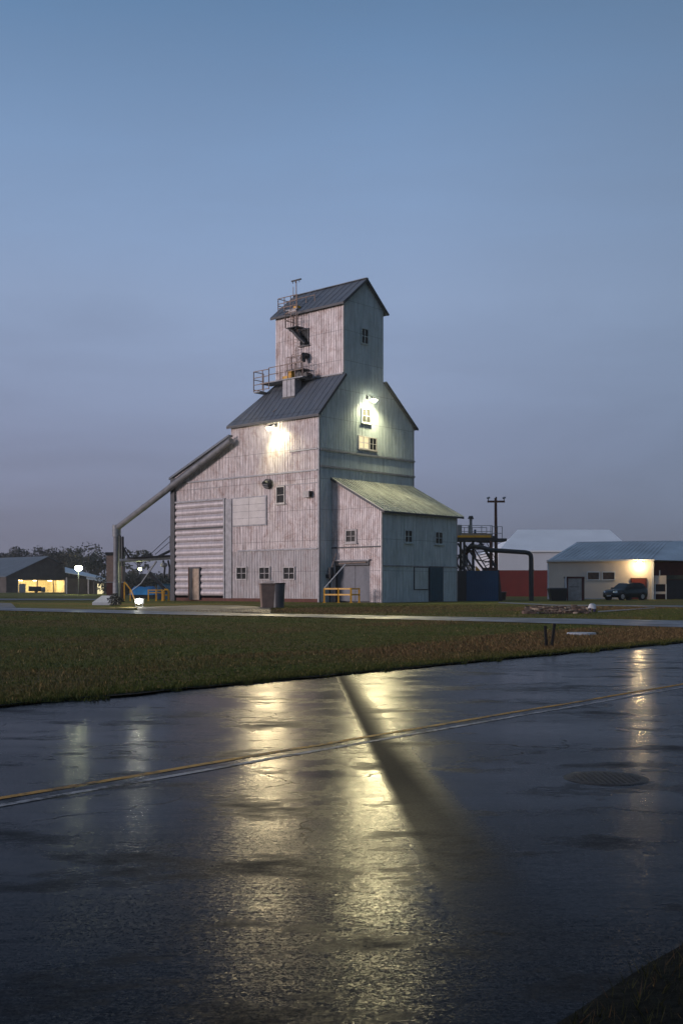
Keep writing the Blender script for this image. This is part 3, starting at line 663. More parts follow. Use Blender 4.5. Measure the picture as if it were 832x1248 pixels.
# ------------------------------------------------------------------ bins by the wall
def wheelie(name, loc, label, bm_, lid, h=1.45, w=.95, round_=False, rz=0):
    t = thing(name, loc, label, 'bin', None, rz)
    b = MB()
    if round_: b.tube([(0, 0, 0), (0, 0, h*.5), (0, 0, h)], w*.42, bm_, 20, r2=w*.5)
    else:
        s0, s1 = w*.40, w*.5
        b.add([(-s0,-s0,0),(s0,-s0,0),(s0,s0,0),(-s0,s0,0),(-s1,-s1,h),(s1,-s1,h),(s1,s1,h),(-s1,s1,h)], [(3,2,1,0),(4,5,6,7),(0,1,5,4),(1,2,6,5),(2,3,7,6),(3,0,4,7)], bm_)
    b.build('bin_body', t, .03)
    l = MB()
    if round_: l.tube([(0, 0, h), (0, 0, h+.07)], w*.54, lid, 20)
    else: l.box((-w*.54, -w*.54, h), (w*.54, w*.54, h+.08), lid)
    l.build('lid', t, .02); return t
g1_ = G(325.5, 741)
wheelie('waste_bin', g1_, 'brown waste bin with papers on its lid in front of the pale wall', 'brown', 'brown', 1.3, .8, False, .2)
wheelie('waste_bin', G(337, 740.5)+Vector((.08, .2, 0)), 'glossy dark grey barrel bin right behind the brown bin', 'greyplast', 'black', 1.34, .8, True)
pp = MB()
for k in range(4): pp.box((-.25+k*.1, -.2+k*.05, .0+k*.03), (.15+k*.09, .1+k*.05, .025+k*.03), 'board' if k % 2 else 'tan')
pp.bar((.22, 0, .05), (.24, 0, .33), .03, .03, 'white')
o = pp.build('paper_stack'); o.location = g1_+Vector((.02, 0, 1.39)); tag(o, 'small stack of pale papers left on the brown bin lid', 'papers')
# ------------------------------------------------------------------ right side: platform, tank, pole, duct
YP = 98.0
def Q(px, py, dy=0): return P(px, py, YP+dy)
pf = thing('steel_tower_platform', Vector((Q(580, 700).x, YP+1.5, .5)), 'dark steel platform with yellow edge, railings and stair beside the annex', 'platform')
m = MB(); m.box(Q(557, 659), Q(599, 655, 3), 'dsteel'); m.box(Q(596, 659.5, .2), Q(612.5, 657.5, 2.5), 'dsteel'); m.build('deck', pf, world=True)
m = MB(); m.box(Q(557, 655, -.05), Q(598, 652.5, -.02), 'yellow'); m.box(Q(562, 654.8, .3), Q(598, 650.5, .8), 'tan'); m.build('kickboard', pf, world=True)
m = MB(); dk = Q(0, 655).z
def rr_(pts, h, m_): railrun(m, pts, h, m_, .032, (1, .5))
rr_([Vector((Q(px, 0).x, YP, dk)) for px in (557.5, 562, 574, 586.5, 597.5, 599.5)], 1.05, 'steel'); m.build('railing', pf, world=True); m = MB(); rr_([Vector((Q(px, 0).x, YP+3, dk)) for px in (557.5, 570, 580, 598)], 1.05, 'steel'); m.build('railing', pf, world=True); m = MB()
rr_([Vector((Q(px, 0).x, YP+.4, Q(0, 658).z)) for px in (600, 606.5, 612.3)], 1.2, 'steel'); m.build('railing', pf, world=True)
m = MB(); m.tube([Q(573.3, 653, 1), Q(573.3, 632, 1)], .13, 'steel', 10); m.tube([Q(571.3, 653, 1), Q(571.3, 640, 1)], .08, 'steel', 8); m.tube([Q(573.3, 632.5, 1), Q(573.5, 629, 1)], .28, 'black', 14, r2=.18); m.tube([Q(573.5, 630, 1), Q(575.8, 630, 1)], .1, 'black', 8); m.build('vent_stack', pf, world=True)
for a_, b_, c_ in ((Q(577.5, 653, .9), Q(579.5, 645.5, 1.1), 'bluebox'), (Q(585, 652, .9), Q(588.5, 650, 1.2), 'black'), (Q(558, 654, .8), Q(561, 640, 1.4), 'steel')):
    m = MB(); m.box(a_, b_, c_); m.build('control_box', pf, world=True)
for px, dy in ((565.3, 0), (565.3, 3), (578.5, 1.5), (597.5, 0), (604, 3)):
    m = MB(); m.bar(Vector((Q(px, 0).x, YP+dy, .5)), Vector((Q(px, 0).x, YP+dy, Q(0, 659).z)), .2, .2, 'dsteel' if px < 590 else 'rust'); m.build('leg', pf, world=True)
m = MB()
for a_, b_, w_ in (((557.5, 662), (578, 697), .16), ((558, 678), (576, 661), .14), ((566, 664), (591, 697), .16), ((557.5, 676), (564.5, 688), .12), ((564, 684), (572, 697), .12), ((583, 661), (598, 661), .1), ((566, 690), (560, 697), .12), ((580, 682), (600, 686), .1)):
    m.bar(Q(*a_, .3), Q(*b_, .3), w_, w_, 'dsteel')
m.build('brace', pf, world=True)
m = MB()
for dy in (.2, 1.1): m.bar(Q(583.5, 659, dy), Q(603.5, 691, dy), .1, .22, 'dsteel')
for k in range(11):
    f_ = (k+.5)/11; a_ = Q(583.5+20*f_, 659+32*f_, .2); b_ = Q(583.5+20*f_, 659+32*f_, 1.1); m.box((a_.x-.16, a_.y, a_.z-.02), (b_.x+.16, b_.y, b_.z+.02), 'rust')
m.bar(Q(577, 668, .2), Q(597, 700, .2), .08, .1, 'dsteel'); m.bar(Q(589, 654.5, .2), Q(604, 683, .2), .05, .05, 'dsteel')
for k in range(9): f_ = (k+.5)/9; m.bar(Q(578+19*f_, 668+30*f_, .2), Q(589+14*f_, 668+24*f_, .2), .05, .06, 'dsteel')
m.build('stair', pf, world=True)
m = MB(); pts = []
for k in range(14): th = 2*PI*k/13; pts.append(Q(561+4.5*math.cos(th), 685+7*math.sin(th), 1.0))
m.tube(pts, .09, 'dsteel', 6); m.tube([Q(567, 676, .6), Q(572, 671, .6), Q(577, 672, .6), Q(579, 680, .6)], .1, 'rust', 8); m.box(Q(563, 672, .8), Q(569, 690, 1.4), 'steel'); m.build('hose_reel', pf, world=True)
m = MB(); m.prism([Q(580, 697, .5), Q(586.5, 697, .5), Q(580, 690, .5)], (0, .6, 0), 'yellow'); m.box(Q(588, 697, .6), Q(603, 692, 1.2), 'rust'); m.build('hopper', pf, world=True)
# blue container
t = thing('blue_container', Vector((Q(585, 700, -1.4).x, YP-1.2, .5)), 'dark blue steel container under the platform', 'container')
y0 = YP-1.6; x0 = (568-CX)/FL*y0; x1 = (607-CX)/FL*y0; zt = CZ+(HY-696)/FL*y0
o_ = t.location.copy()
m = MB(); vs = []; n = 24
m.box(Vector((x0, y0+.02, .45))-o_, Vector((x1, y0+1.5, zt))-o_, 'bluebox'); m.build('container_body', t, .02)
m = MB()
for k in range(1, 14):
    x = x0+(x1-x0)*k/14; m.box(Vector((x-.05, y0-.01, .65))-o_, Vector((x+.05, y0+.03, zt-.12))-o_, 'bluebox')
m.box(Vector((x0-.01, y0-.025, zt-.1))-o_, Vector((x1+.01, y0+.1, zt+.03))-o_, 'bluebox'); m.build('side_rib', t)
m = MB(); xe = (557.3-CX)/FL*y0; m.box(Vector((xe, y0-.05, .4))-o_, Vector((x0-.01, y0+1.4, zt+.03))-o_, 'black'); m.build('end_frame', t)
m = MB(); m.add([Vector(p)-o_ for p in ((x1+.01, y0-.04, .45), (x1+.35, y0-.04, .45), (x1+.05, y0-.04, zt+.1), (x1-.02, y0-.04, zt+.1), (x1+.01, y0+1.2, .45), (x1+.35, y0+1.2, .45), (x1+.05, y0+1.2, zt+.1), (x1-.02, y0+1.2, zt+.1))], [(0,1,2,3),(7,6,5,4),(0,4,5,1),(1,5,6,2),(2,6,7,3),(3,7,4,0)], 'black'); m.build('end_frame', t)
# utility pole
yu = 101.8; t = thing('utility_pole', ((604-CX)/FL*yu, yu, .5), 'rust brown pole with a crossarm and two small lamp heads', 'utility pole'); hp = CZ+(HY-607)/FL*yu-.5
m = MB(); m.tube([(0.05, 0, -.2), (0, 0, hp*.5), (-.03, 0, hp)], .19, 'rust', 12, r2=.12); m.build('pole', t)
m = MB(); m.box((-.8, -.16, hp-.42), (.8, -.05, hp-.24), 'rust'); m.build('crossarm', t)
for sx in (-.72, .72):
    m = MB(); m.tube([(sx, -.1, hp-.24), (sx, -.1, hp-.05)], .04, 'dsteel', 6); m.tube([(sx-.12, -.1, hp-.03), (sx+.14, -.1, hp+.05)], .09, 'steel', 8); m.build('lamp_head', t)
m = MB(); m.tube([(0, -.1, hp), (0, -.1, hp+.1)], .07, 'dsteel', 8); m.build('insulator', t)
# long duct
yd = 97.2; D = lambda px, py, dy=0: P(px, py, yd+dy)
t = thing('overhead_duct', (D(647, 735).x, yd, .5), 'long black pipe bending down to the grass right of the pole', 'pipe')
m = MB(); pts = [D(568, 671.5, 1.2), D(572, 667, 1.0), D(578, 666), D(588, 667.5), D(597, 670.5), D(612, 671.3), D(640, 673.2), D(644, 674.2), D(646.2, 676.6), D(646.8, 681)]
m.tube(pts, .2, 'dsteel', 12); m.build('duct_run', t, world=True)
m = MB(); m.tube([D(646.8, 680.5), Vector((D(647, 0).x, yd, .4))], .21, 'dsteel', 12); m.tube([Vector((D(647, 0).x, yd, 3.1)), Vector((D(647, 0).x, yd, 3.25))], .25, 'dsteel', 12); m.build('down_pipe', t, world=True)
# small black tub
c = G(619, 732); t = thing('black_tub', c+Vector((0, 4, 0)), 'small black tub on a pale slab by the red hall wall', 'tub')
m = MB(); m.tube([(0, 0, .02), (0, 0, .75)], .36, 'black', 14, r2=.42); m.build('tub_body', t); m = MB(); m.tube([(0, 0, .75), (0, 0, .79)], .46, 'steel', 14); m.build('rim', t)
# ------------------------------------------------------------------ white hall far behind
yh = 150.0
t = thing('white_hall', (P(680, 0, yh).x, yh, .5), 'large white hall with red lower wall behind the beige building', 'hall')
o_ = t.location.copy()
def H(px, py, dy=0, extra=0): p = P(px, py, yh+dy); return p-o_
xL = P(607, 0, yh).x-o_.x; xR = P(770, 0, yh).x-o_.x; zeave = P(0, 671.5, yh).z-.5; zwl = P(0, 695, yh).z-.5
m = MB(); m.box((xL, 0, 0), (xR, 26, zwl), 'hallred')
m.build('red_wall', t)
m = MB(); m.box((xL-.02, -.06, zwl), (xR+.02, 26.05, zeave), 'hallwall'); m.build('wall', t)
m = MB()
ys = 158.0; rz_ = P(0, 645.5, ys).z-.5; rL = P(630, 0, ys).x-o_.x; rR = P(742, 0, ys).x-o_.x
xr2 = P(757, 0, yh).x-o_.x
A = Vector((xL-.1, -.3, zeave)); B = Vector((xR+.1, -.3, zeave)); Cc = Vector((rR, ys-yh, rz_)); Dd = Vector((rL, ys-yh, rz_)); E = Vector((xL-.1, 26.2, zeave)); F = Vector((xR+.1, 26.2, zeave))
D2 = Vector((rL+2, 18, rz_)); C2 = Vector((rR-1, 18, rz_))
m.add([A, B, Cc, Dd, E, F, D2, C2], [(0, 1, 2, 3), (0, 3, 6, 4), (1, 5, 7, 2), (3, 2, 7, 6), (4, 6, 7, 5)], 'hallwhite')
m.build('roof', t)
m = MB()
for k in range(0): f_ = k/7; m.bar(A.lerp(B, f_)+Vector((0, -.02, .03)), Dd.lerp(Cc, f_)+Vector((0, 0, .03)), .06, .04, 'hallwall')
m.bar(A+Vector((0, -.05, -.05)), B+Vector((0, -.05, -.05)), .1, .2, 'hallwhite'); m.build('gutter', t)
# ------------------------------------------------------------------ beige building
yb = 112.0; BR = math.radians(-10.6)
t = thing('beige_building', (P(667, 0, yb).x, yb, .5), 'low beige building with grey metal roof and lit wall lamp', 'building', rz=BR); o_ = t.location.copy()
def X(px, off=0.0):      # distance along the front wall (off = metres behind it) seen at this column
    ox, oy = o_.x-math.sin(BR)*off, o_.y+math.cos(BR)*off; k = (px-CX)/FL
    return (k*oy-ox)/(math.cos(BR)-k*math.sin(BR))
Z = lambda py, Y=110.3: CZ+(HY-py)/FL*Y-.5
m = MB(); m.box((X(667), 0, -.2), (X(795), 9, Z(683)), 'beige'); m.build('wall', t)
m = MB(); m.box((X(794), 1.5, -.2), (X(870), 9, Z(684)), 'darkred'); m.build('red_wall', t)
m = MB(); m.box((X(666.5), -.06, -.1), (X(668.5), .0, Z(684)), 'white'); m.box((X(793.3), -.07, -.1), (X(796), 0, Z(683.5)), 'white'); m.build('corner_trim', t)
m = MB(); yr = 5.5; zr = Z(659.8, 110.3+yr); ev = Z(683)
a_ = Vector((X(665.5), -.3, ev-.02)); b_ = Vector((X(797), -.3, ev+.02)); c_ = Vector((X(819, yr), yr, zr)); d_ = Vector((X(702, yr), yr, zr-.05))
e_ = Vector((X(665.5), 9.3, ev)); f__ = Vector((X(797), 9.3, ev))
m.add([a_, b_, c_, d_, e_, f__], [(0, 1, 2, 3), (0, 3, 4), (3, 2, 5, 4)], 'greyroof')
far = Vector((X(880), yr, zr+.1)); fb = Vector((X(880), -.1, ev-.15)); m.add([b_, fb, far, c_, Vector((X(880), 9.3, ev)), f__], [(0, 1, 2, 3), (3, 2, 4, 5)], 'greyroof'); m.build('roof', t)
m = MB(); m.bar(a_, b_, .12, .16, 'white'); m.bar(c_, Vector((d_.x, d_.y, d_.z)), .2, .08, 'white'); m.build('gutter', t)
m = MB()
for k in range(1, 24): f_ = k/24; m.bar(a_.lerp(b_, f_)+Vector((0, 0, .05)), d_.lerp(c_, f_)+Vector((0, 0, .05)), .05, .05, 'greyroof')
m.build('roof_seam', t)
for x0_, x1_ in ((714.5, 730.5), (732.8, 749.2)):
    m = MB(); zt_, zl_ = Z(696.3), Z(707.3); a, b = X(x0_), X(x1_)
    m.box((a, -.1, zl_), (a+.1, 0, zt_), 'white'); m.box((b-.1, -.1, zl_), (b, 0, zt_), 'white'); m.box((a+.1, -.1, zt_-.1), (b-.1, 0, zt_), 'white'); m.box((a+.1, -.1, zl_), (b-.1, 0, zl_+.1), 'white')
    w_ = m.build('window', t); m = MB(); m.box((a+.1, -.03, zl_+.1), (b-.1, -.01, zt_-.1), 'glass_brown'); m.build('pane', w_)
m = MB(); m.box((X(767.6), -.12, 0), (X(787.5), 0, Z(704.3)), 'darkred'); d1 = m.build('door', t); m = MB(); m.box((X(769), -.16, .05), (X(785.5), -.12, Z(705.5)), 'hallred'); m.build('door_leaf', d1)
m = MB(); m.box((X(812), 1.3, 0), (X(860), 1.49, Z(707)), 'black'); m.box((X(812), 1.2, Z(706)), (X(860), 1.48, Z(701)), 'leaf'); m.build('garage_opening', t)
m = MB(); m.box((X(797), .2, Z(712)), (X(811.5), 1.45, Z(701.5)), 'beige'); m.box((X(797), .2, Z(724)), (X(811.5), 1.45, Z(721)), 'beige'); m.box((X(797), .1, 0), (X(798.3), .3, Z(712)), 'white'); m.box((X(810.5), .1, 0), (X(811.8), .3, Z(712)), 'white'); m.box((X(798.4), 1.3, Z(721)), (X(810.4), 1.4, Z(712)), 'black'); m.tube([(X(803.5), .3, Z(701.5)), (X(803.5), .3, Z(695))], .06, 'white', 6); m.build('porch', t)
m = MB(); m.box((X(667), -.05, -.1), (X(767), 0, .12), 'concrete'); m.build('plinth', t)
lx = X(778.3); t2 = thing('wall_lamp', (o_.x+math.cos(BR)*lx, o_.y+math.sin(BR)*lx-.02, P(0, 685.5, 109).z), 'warm yellow wall lamp under the beige building eave', 'wall lamp', rz=BR)
m = MB(); m.box((-.12, -.1, -.1), (.12, 0, .15), 'dsteel'); m.tube([(0, -.1, .06), (0, -.35, .02)], .04, 'dsteel', 6); m.build('bracket', t2)
m = MB(); m.ball((0, -.38, -.06), .2, 'lamp_warm', (1.3, 1, .75)); m.build('globe', t2)
point(t2, (0, -.75, -.25), 200, (1, .74, .38), .15); spot(t2, (0, -.6, -.1), (0, -60, -4), 300, (1, .75, .4), 120, .9, .2)
# kiosk, black bin
yk = 99.0; t = thing('site_toilet', (P(700, 0, yk).x, yk, .5), 'grey cabin door unit with dark red side standing before the beige building', 'cabin'); x = lambda px: (px-700)/FL*yk; z = lambda py: CZ+(HY-py)/FL*yk-.48
m = MB(); m.box((x(690.3), .05, -.05), (x(709), 1.3, z(703.5)), 'trim'); m.box((x(708.4), -.04, -.05), (x(711.5), 1.35, z(703.2)), 'darkred'); m.box((x(690), -.05, z(705.2)), (x(711.5), 1.35, z(703)), 'darkred'); m.box((x(690), -.045, -.05), (x(691.7), .1, z(705.2)), 'darkred'); m.build('cabin_body', t)
m = MB(); m.box((x(691.8), -.02, .05), (x(708), .05, z(705.2)), 'doorgrey'); dr = m.build('door', t)
m = MB(); m.box((x(693), -.04, z(715.8)), (x(705), -.02, z(715.2)), 'dsteel'); m.build('handle', dr)
m = MB(); m.box((x(689), .0, -.05), (x(690.25), .3, z(703)), 'white'); m.build('frame', t)
t = thing('skip_bin', (P(679, 0, yk-.6).x, yk-.6, .5), 'black tapered skip bin left of the grey cabin door', 'skip bin'); m = MB()
h_ = 1.12; m.add([(-.6,-.5,-.03),(.68,-.5,-.03),(.68,.6,-.03),(-.6,.6,-.03),(-.8,-.6,h_),(.72,-.6,h_),(.72,.75,h_),(-.8,.75,h_)], [(3,2,1,0),(4,5,6,7),(0,1,5,4),(1,2,6,5),(2,3,7,6),(3,0,4,7)], 'black'); m.build('bin_body', t, .02)
m = MB(); m.box((-.84, -.64, h_-.08), (.75, .79, h_+.02), 'greyplast'); m.build('rim', t)
# white draped thing
c = G(721, 745.5); t = thing('covered_stand', c, 'small white cover draped over dark purple legs beside the rubble', 'covered stand'); t.scale = (.62, .62, .66)
m = MB(); vs = []; 
for i in range(6):
    for j in range(12):
        th = 2*PI*j/12; rr2 = (.02, .2, .31, .33, .36, .38)[i]*(1+.12*math.sin(3*th+i)); vs.append((rr2*math.cos(th), rr2*.8*math.sin(th), (.66, .65, .6, .48, .36, .27)[i]+.05*math.sin(2*th)))
m.add(vs, [(i*12+j, (i+1)*12+j, (i+1)*12+(j+1) % 12, i*12+(j+1) % 12) for i in range(5) for j in range(12)], 'white', True); m.build('cover', t)
for sx, sy in ((-.22, -.12), (.14, -.14), (.3, .1), (-.15, .15)):
    m = MB(); m.bar((sx, sy, 0), (sx*.8, sy*.8, .45), .13, .13, 'purple'); m.build('leg', t)
# ------------------------------------------------------------------ car
def make_car(loc, rz, label):
    t = thing('parked_car', loc, label, 'car', rz=rz)
    # side profile x (front at -x) and half width; SUV 4.3 long
    secs = [(-2.15, .42, .72, .70), (-2.1, .30, .84, .80), (-1.85, .26, .93, .88), (-1.2, .24, 1.02, .91), (-.95, .24, 1.06, .91), (0, .24, 1.08, .92), (1.0, .24, 1.10, .92), (1.7, .26, 1.10, .90), (2.05, .32, 1.06, .86), (2.15, .42, .95, .80)]
    m = MB(); vs = []
    for x_, zl, zh_, hw in secs:
        for y_, z_ in ((-hw*.96, zl), (-hw, (zl+zh_)/2-.05), (-hw*.97, zh_-.1), (-hw*.86, zh_), (hw*.86, zh_), (hw*.97, zh_-.1), (hw, (zl+zh_)/2-.05), (hw*.96, zl)): vs.append((x_, y_, z_))
    n = 8; fs = []
    for i in range(len(secs)-1):
        for j in range(n): fs.append((i*n+j, i*n+(j+1) % n, (i+1)*n+(j+1) % n, (i+1)*n+j))
    fs += [tuple(reversed(range(n))), tuple(range((len(secs)-1)*n, len(secs)*n))]
    m.add(vs, fs, 'car', True); m.build('body', t)
    m = MB(); cab = [(-.95, 1.05, .80), (-.2, 1.55, .66), (.2, 1.62, .66), (1.2, 1.62, .66), (1.75, 1.5, .66), (2.0, 1.08, .78)]
    vs = []
    for x_, z_, hw in cab: vs += [(x_, -hw, z_), (x_, hw, z_)]
    k = len(cab); bot = [(cab[0][0], -.82, 1.03), (cab[0][0], .82, 1.03), (cab[-1][0], -.82, 1.03), (cab[-1][0], .82, 1.03)]
    m.add(vs, [(2*i, 2*i+1, 2*i+3, 2*i+2) for i in range(k-1)], 'car', False)
    for s in (-1, 1):
        idx = [(x_, s*hw, z_) for x_, z_, hw in cab]+[(1.95, s*.84, 1.03), (-.9, s*.84, 1.03)]
        m.add(idx, [tuple(range(len(idx))) if s < 0 else tuple(reversed(range(len(idx))))], 'car')
    m.build('cabin', t)
    m = MB(); m.add([(-.86, -.70, 1.13), (-.86, .70, 1.13), (-.28, .60, 1.52), (-.28, -.60, 1.52)], [(0, 1, 2, 3)], 'glass')
    o = m.build('windscreen', t); sd = o.modifiers.new('s', 'SOLIDIFY'); sd.thickness = .03; sd.offset = 1
    for s in (-1, 1):
        for xs in (((-.6, 1.1), (-.12, 1.5), (.35, 1.54), (.35, 1.1)), ((.43, 1.1), (.43, 1.54), (1.15, 1.54), (1.25, 1.1)), ((1.33, 1.1), (1.25, 1.53), (1.6, 1.47), (1.8, 1.12))):
            m = MB(); pts_ = [(x_, s*(.84-(z_-1.03)*.30), z_) for x_, z_ in xs]; m.prism(pts_, (0, s*.02, 0), 'glass'); m.build('side_window', t)
        m = MB(); m.box((-.75, s*.9, 1.05), (-.55, s*1.08, 1.18), 'car'); m.build('mirror', t)
        m = MB(); m.add([(-2.12, s*.84, .68), (-2.17, s*.5, .68), (-2.13, s*.5, .83), (-2.0, s*.86, .86), (-1.95, s*.87, .7)], [(0, 1, 2, 3, 4) if s > 0 else (4, 3, 2, 1, 0)], 'lens'); o = m.build('headlight', t); sd = o.modifiers.new('s', 'SOLIDIFY'); sd.thickness = .05; sd.offset = 0
        for xw in (-1.35, 1.32):
            m = MB(); m.tube([(xw, s*.72, .34), (xw, s*.94, .34)], .34, 'tyre', 20); wh = m.build('wheel', t)
            m = MB(); m.tube([(xw, s*.94, .34), (xw, s*.955, .34)], .22, 'chrome', 16); m.build('rim', wh)
            m = MB(); m.tube([(xw, s*.70, .36), (xw, s*.925, .36)], .40, 'black', 20); m.build('wheel_arch', t)
    m = MB(); m.box((-2.19, -.45, .5), (-2.12, .45, .66), 'black'); m.box((-2.2, -.45, .56), (-2.19, .45, .585), 'chrome'); m.build('grille', t)
    m = MB(); m.box((-2.2, -.25, .36), (-2.16, .25, .46), 'white'); m.build('number_plate', t)
    return t
cc = P(760, 0, 103.5); make_car((cc.x+.1, 103.5, .5), math.radians(33), 'dark teal hatchback parked before the red door of the beige building')
# ------------------------------------------------------------------ posts in the verge, pale puddle, manhole
c = G(669, 788.5)
for dx, tilt, lb in ((-.075, .02, 'short dark verge post, left of the pair by the road'), (.055, -.07, 'short dark verge post leaning left, right of the pair by the road')):
    t = thing('verge_post', c+Vector((dx, 0, -.03)), lb, 'post', 'short posts in the verge')
    m = MB(); hh = .60 if dx < 0 else .66; m.bar((0, 0, 0), (tilt*-1.2 if dx > 0 else -.04, 0, hh), .075, .075, 'wood_dark'); m.build('post_shaft', t, .01)
c = G(708, 773.5); m = MB(); m.tube([(0, 0, 0), (0, 0, .07)], .5, 'concrete', 24, r2=.47); o = m.build('well_cover'); o.location = c; tag(o, 'round pale wet cover lying flat in the grass', 'cover')
c = G(738, 948.5, 0); t = thing('manhole_cover', (c.x, c.y, 0), 'round rusty manhole cover set in the wet road', 'manhole cover')
R_ = 51/FL*c.y
m = MB(); m.tube([(0, 0, -.01), (0, 0, .003)], R_, 'castiron', 40); m.build('rim', t)
m = MB(); m.tube([(0, 0, 0), (0, 0, .005)], R_*.92, 'castiron', 40)
for i in range(-6, 7):
    for j in range(-6, 7):
        x_, y_ = i*R_*.13, j*R_*.13
        if math.hypot(x_, y_) < R_*.82: m.box((x_-.012, y_-.012, .0052), (x_+.012, y_+.012, .0078), 'castiron')
m.build('lid', t)
# ------------------------------------------------------------------ ground floodlight, white slab
c = G(169.5, 740); t = thing('ground_floodlight', c, 'blinding white floodlight on the grass in front of the spout', 'floodlight')
m = MB(); m.box((-.2, -.05, 0), (.2, .15, .06), 'dsteel'); m.bar((-.2, .05, .05), (-.2, .05, .35), .03, .03, 'dsteel'); m.bar((.2, .05, .05), (.2, .05, .35), .03, .03, 'dsteel'); m.box((-.26, .02, .2), (.26, .18, .5), 'dsteel'); m.build('housing', t)
m = MB(); m.ball((0, -.07, .35), .19, 'lamp_white', (1, .45, .8)); m.build('lens', t)
point(t, (0, -.45, .45), 150, (1, .95, .8), .15)
c = G(128, 737.3); t = thing('hatch_cover', c, 'white sloping slab cover on the grass left of the upright pipe', 'cover'); m = MB()
m.add([(-.75, -.4, -.02), (.45, -.4, -.02), (.75, 1.2, -.02), (-.45, 1.2, -.02), (-.75, -.4, .18), (.45, -.4, .18), (.75, 1.2, .62), (-.45, 1.2, .62)], [(3,2,1,0),(4,5,6,7),(0,1,5,4),(1,2,6,5),(2,3,7,6),(3,0,4,7)], 'white'); m.build('slab', t, .02)
# small shrub at the pipe foot
def leafcloud(mb, c, rad, n, size, mat, sq=(1, 1, .8)):
    c = Vector(c)
    for _ in range(n):
        d = Vector(rng.normal(size=3)); d.normalize(); r_ = rad*(rng.random()**.45)
        p = c+Vector((d.x*r_*sq[0], d.y*r_*sq[1], d.z*r_*sq[2])); a = Vector(rng.normal(size=3)).normalized()*size*(.6+.8*rng.random()); b = a.cross(Vector(rng.normal(size=3))).normalized()*size*.8
        mb.add([p-a, p+b, p+a, p-b], [(0, 1, 2, 3)], mat)
c = G(141, 738); t = thing('shrub', c, 'low dark shrub at the foot of the upright pipe', 'shrub'); m = MB(); leafcloud(m, (0, 0, .35), .55, 420, .06, 'leaf_dark'); m.build('foliage', t)
m = MB(); m.tube([(0, 0, 0), (.1, 0, .4)], .03, 'bark', 5); m.build('stem', t)
# rubble
m = MB()
for k in range(240):
    px = 638+rng.random()*80; py = 740.5+rng.random()*8.0; c = G(px, py); s = .05+.13*rng.random()**2
    vs = [c+Vector((dx*s*(.6+.8*rng.random()), dy*s*(.6+.8*rng.random()), dz*s*(.4+.5*rng.random())+s*.3)) for dx in (-1, 1) for dy in (-1, 1) for dz in (-1, 1)]
    m.add(vs, [(0,1,3,2),(4,6,7,5),(0,4,5,1),(2,3,7,6),(0,2,6,4),(1,5,7,3)], 'stone' if k % 9 else 'tan')
o = m.build('rubble'); tag(o, 'strip of brown rubble and leaf litter in front of the cabin', 'rubble', kind='stuff')
# ------------------------------------------------------------------ left background: barn, shed, trees
cb = Vector(((8-CX)/FL*285, 285, .5))
barn = thing('barn', cb, 'dark gabled barn with a brightly lit open bay', 'barn', rz=RZ)
Wd = 24.4; he = 4.2; hr = 9.4; Ln = 34; o0, o1, oz = 3.4, 17.6, 3.25
m = MB()
m.add([(0, 0, 0), (o0, 0, 0), (o0, 0, oz), (o1, 0, oz), (o1, 0, 0), (Wd, 0, 0), (Wd, 0, he), (Wd/2, 0, hr), (0, 0, he)], [(0, 1, 2, 8), (2, 3, 7, 8), (3, 4, 5, 6), (3, 6, 7)], 'barnwall')
m.box((0, .02, 0), (.15, Ln, he), 'barnwall'); m.box((Wd-.15, .02, 0), (Wd, Ln, he), 'barnwall'); m.box((.15, Ln-.15, 0), (Wd-.15, Ln, he), 'barnwall'); m.build('wall', barn)
m = MB(); m.prism([(-.5, -.6, he-.25), (-.5, Ln, he-.25), (Wd/2, Ln, hr+.05), (Wd/2, -.6, hr+.05)], (0, 0, .18), 'barnroof'); m.prism([(Wd/2, -.6, hr+.06), (Wd/2, Ln, hr+.06), (Wd+.5, Ln, he-.25), (Wd+.5, -.6, he-.25)], (0, 0, .18), 'barnroof'); m.build('roof', barn)
m = MB(); m.box((o0-.3, .1, 0), (o0-.05, 8, oz), 'cream'); m.box((o1+.05, .1, 0), (o1+.3, 8, oz), 'cream'); m.box((o0-.3, 8, 0), (o1+.3, 8.2, oz), 'cream'); m.box((o0-.3, .1, oz+.05), (o1+.3, 8.2, oz+.2), 'cream'); m.box((o0-.3, .1, .0), (o1+.3, 8, .03), 'concrete'); m.build('bay_lining', barn)
m = MB(); m.box((o0-.15, -.08, 0), (o0+.1, .0, oz+.12), 'frame_pale'); m.box((o1-.1, -.08, 0), (o1+.15, 0, oz+.12), 'frame_pale'); m.box((o0+.1, -.08, oz), (o1-.1, 0, oz+.15), 'tan'); m.box((9.3, .3, 0), (9.6, .6, oz), 'tan'); m.build('bay_frame', barn)
m = MB(); m.box((o0+.2, -.3, 0), (o0+2.1, -.12, 2.3), 'concrete'); m.build('sliding_door', barn)
for xx in (6, 10.5, 15): 
    m = MB(); m.box((xx-.6, 3, oz-.15), (xx+.6, 3.2, oz-.05), 'lamp_warm'); m.build('strip_light', barn); point(barn, (xx, 3.1, oz-.6), 480, (1, .74, .34), .3)
c = Vector(((45.5-CX)/FL*272, 272, .5)); t = thing('parked_trailer', c, 'dark covered trailer with a silver drum end in front of the lit bay', 'trailer', rz=.2)
m = MB(); m.box((-1.9, -1, .35), (1.0, 1, 1.55), 'black'); m.build('trailer_body', t, .12); m = MB(); m.tube([(1.0, 0, .75), (1.9, 0, .75)], .62, 'steel', 16); m.build('drum', t)
m = MB(); m.box((-1.95, -1.02, 1.5), (-1.6, 1.02, 1.62), 'white'); m.box((-1.97, -1.03, .4), (-1.85, -1.0, 1.5), 'white'); m.build('trim', t)
for s in (-1.05, .9): 
    m = MB(); m.tube([(-.2, s-.1, .35), (-.2, s+.1, .35)], .36, 'tyre', 14); m.build('wheel', t)
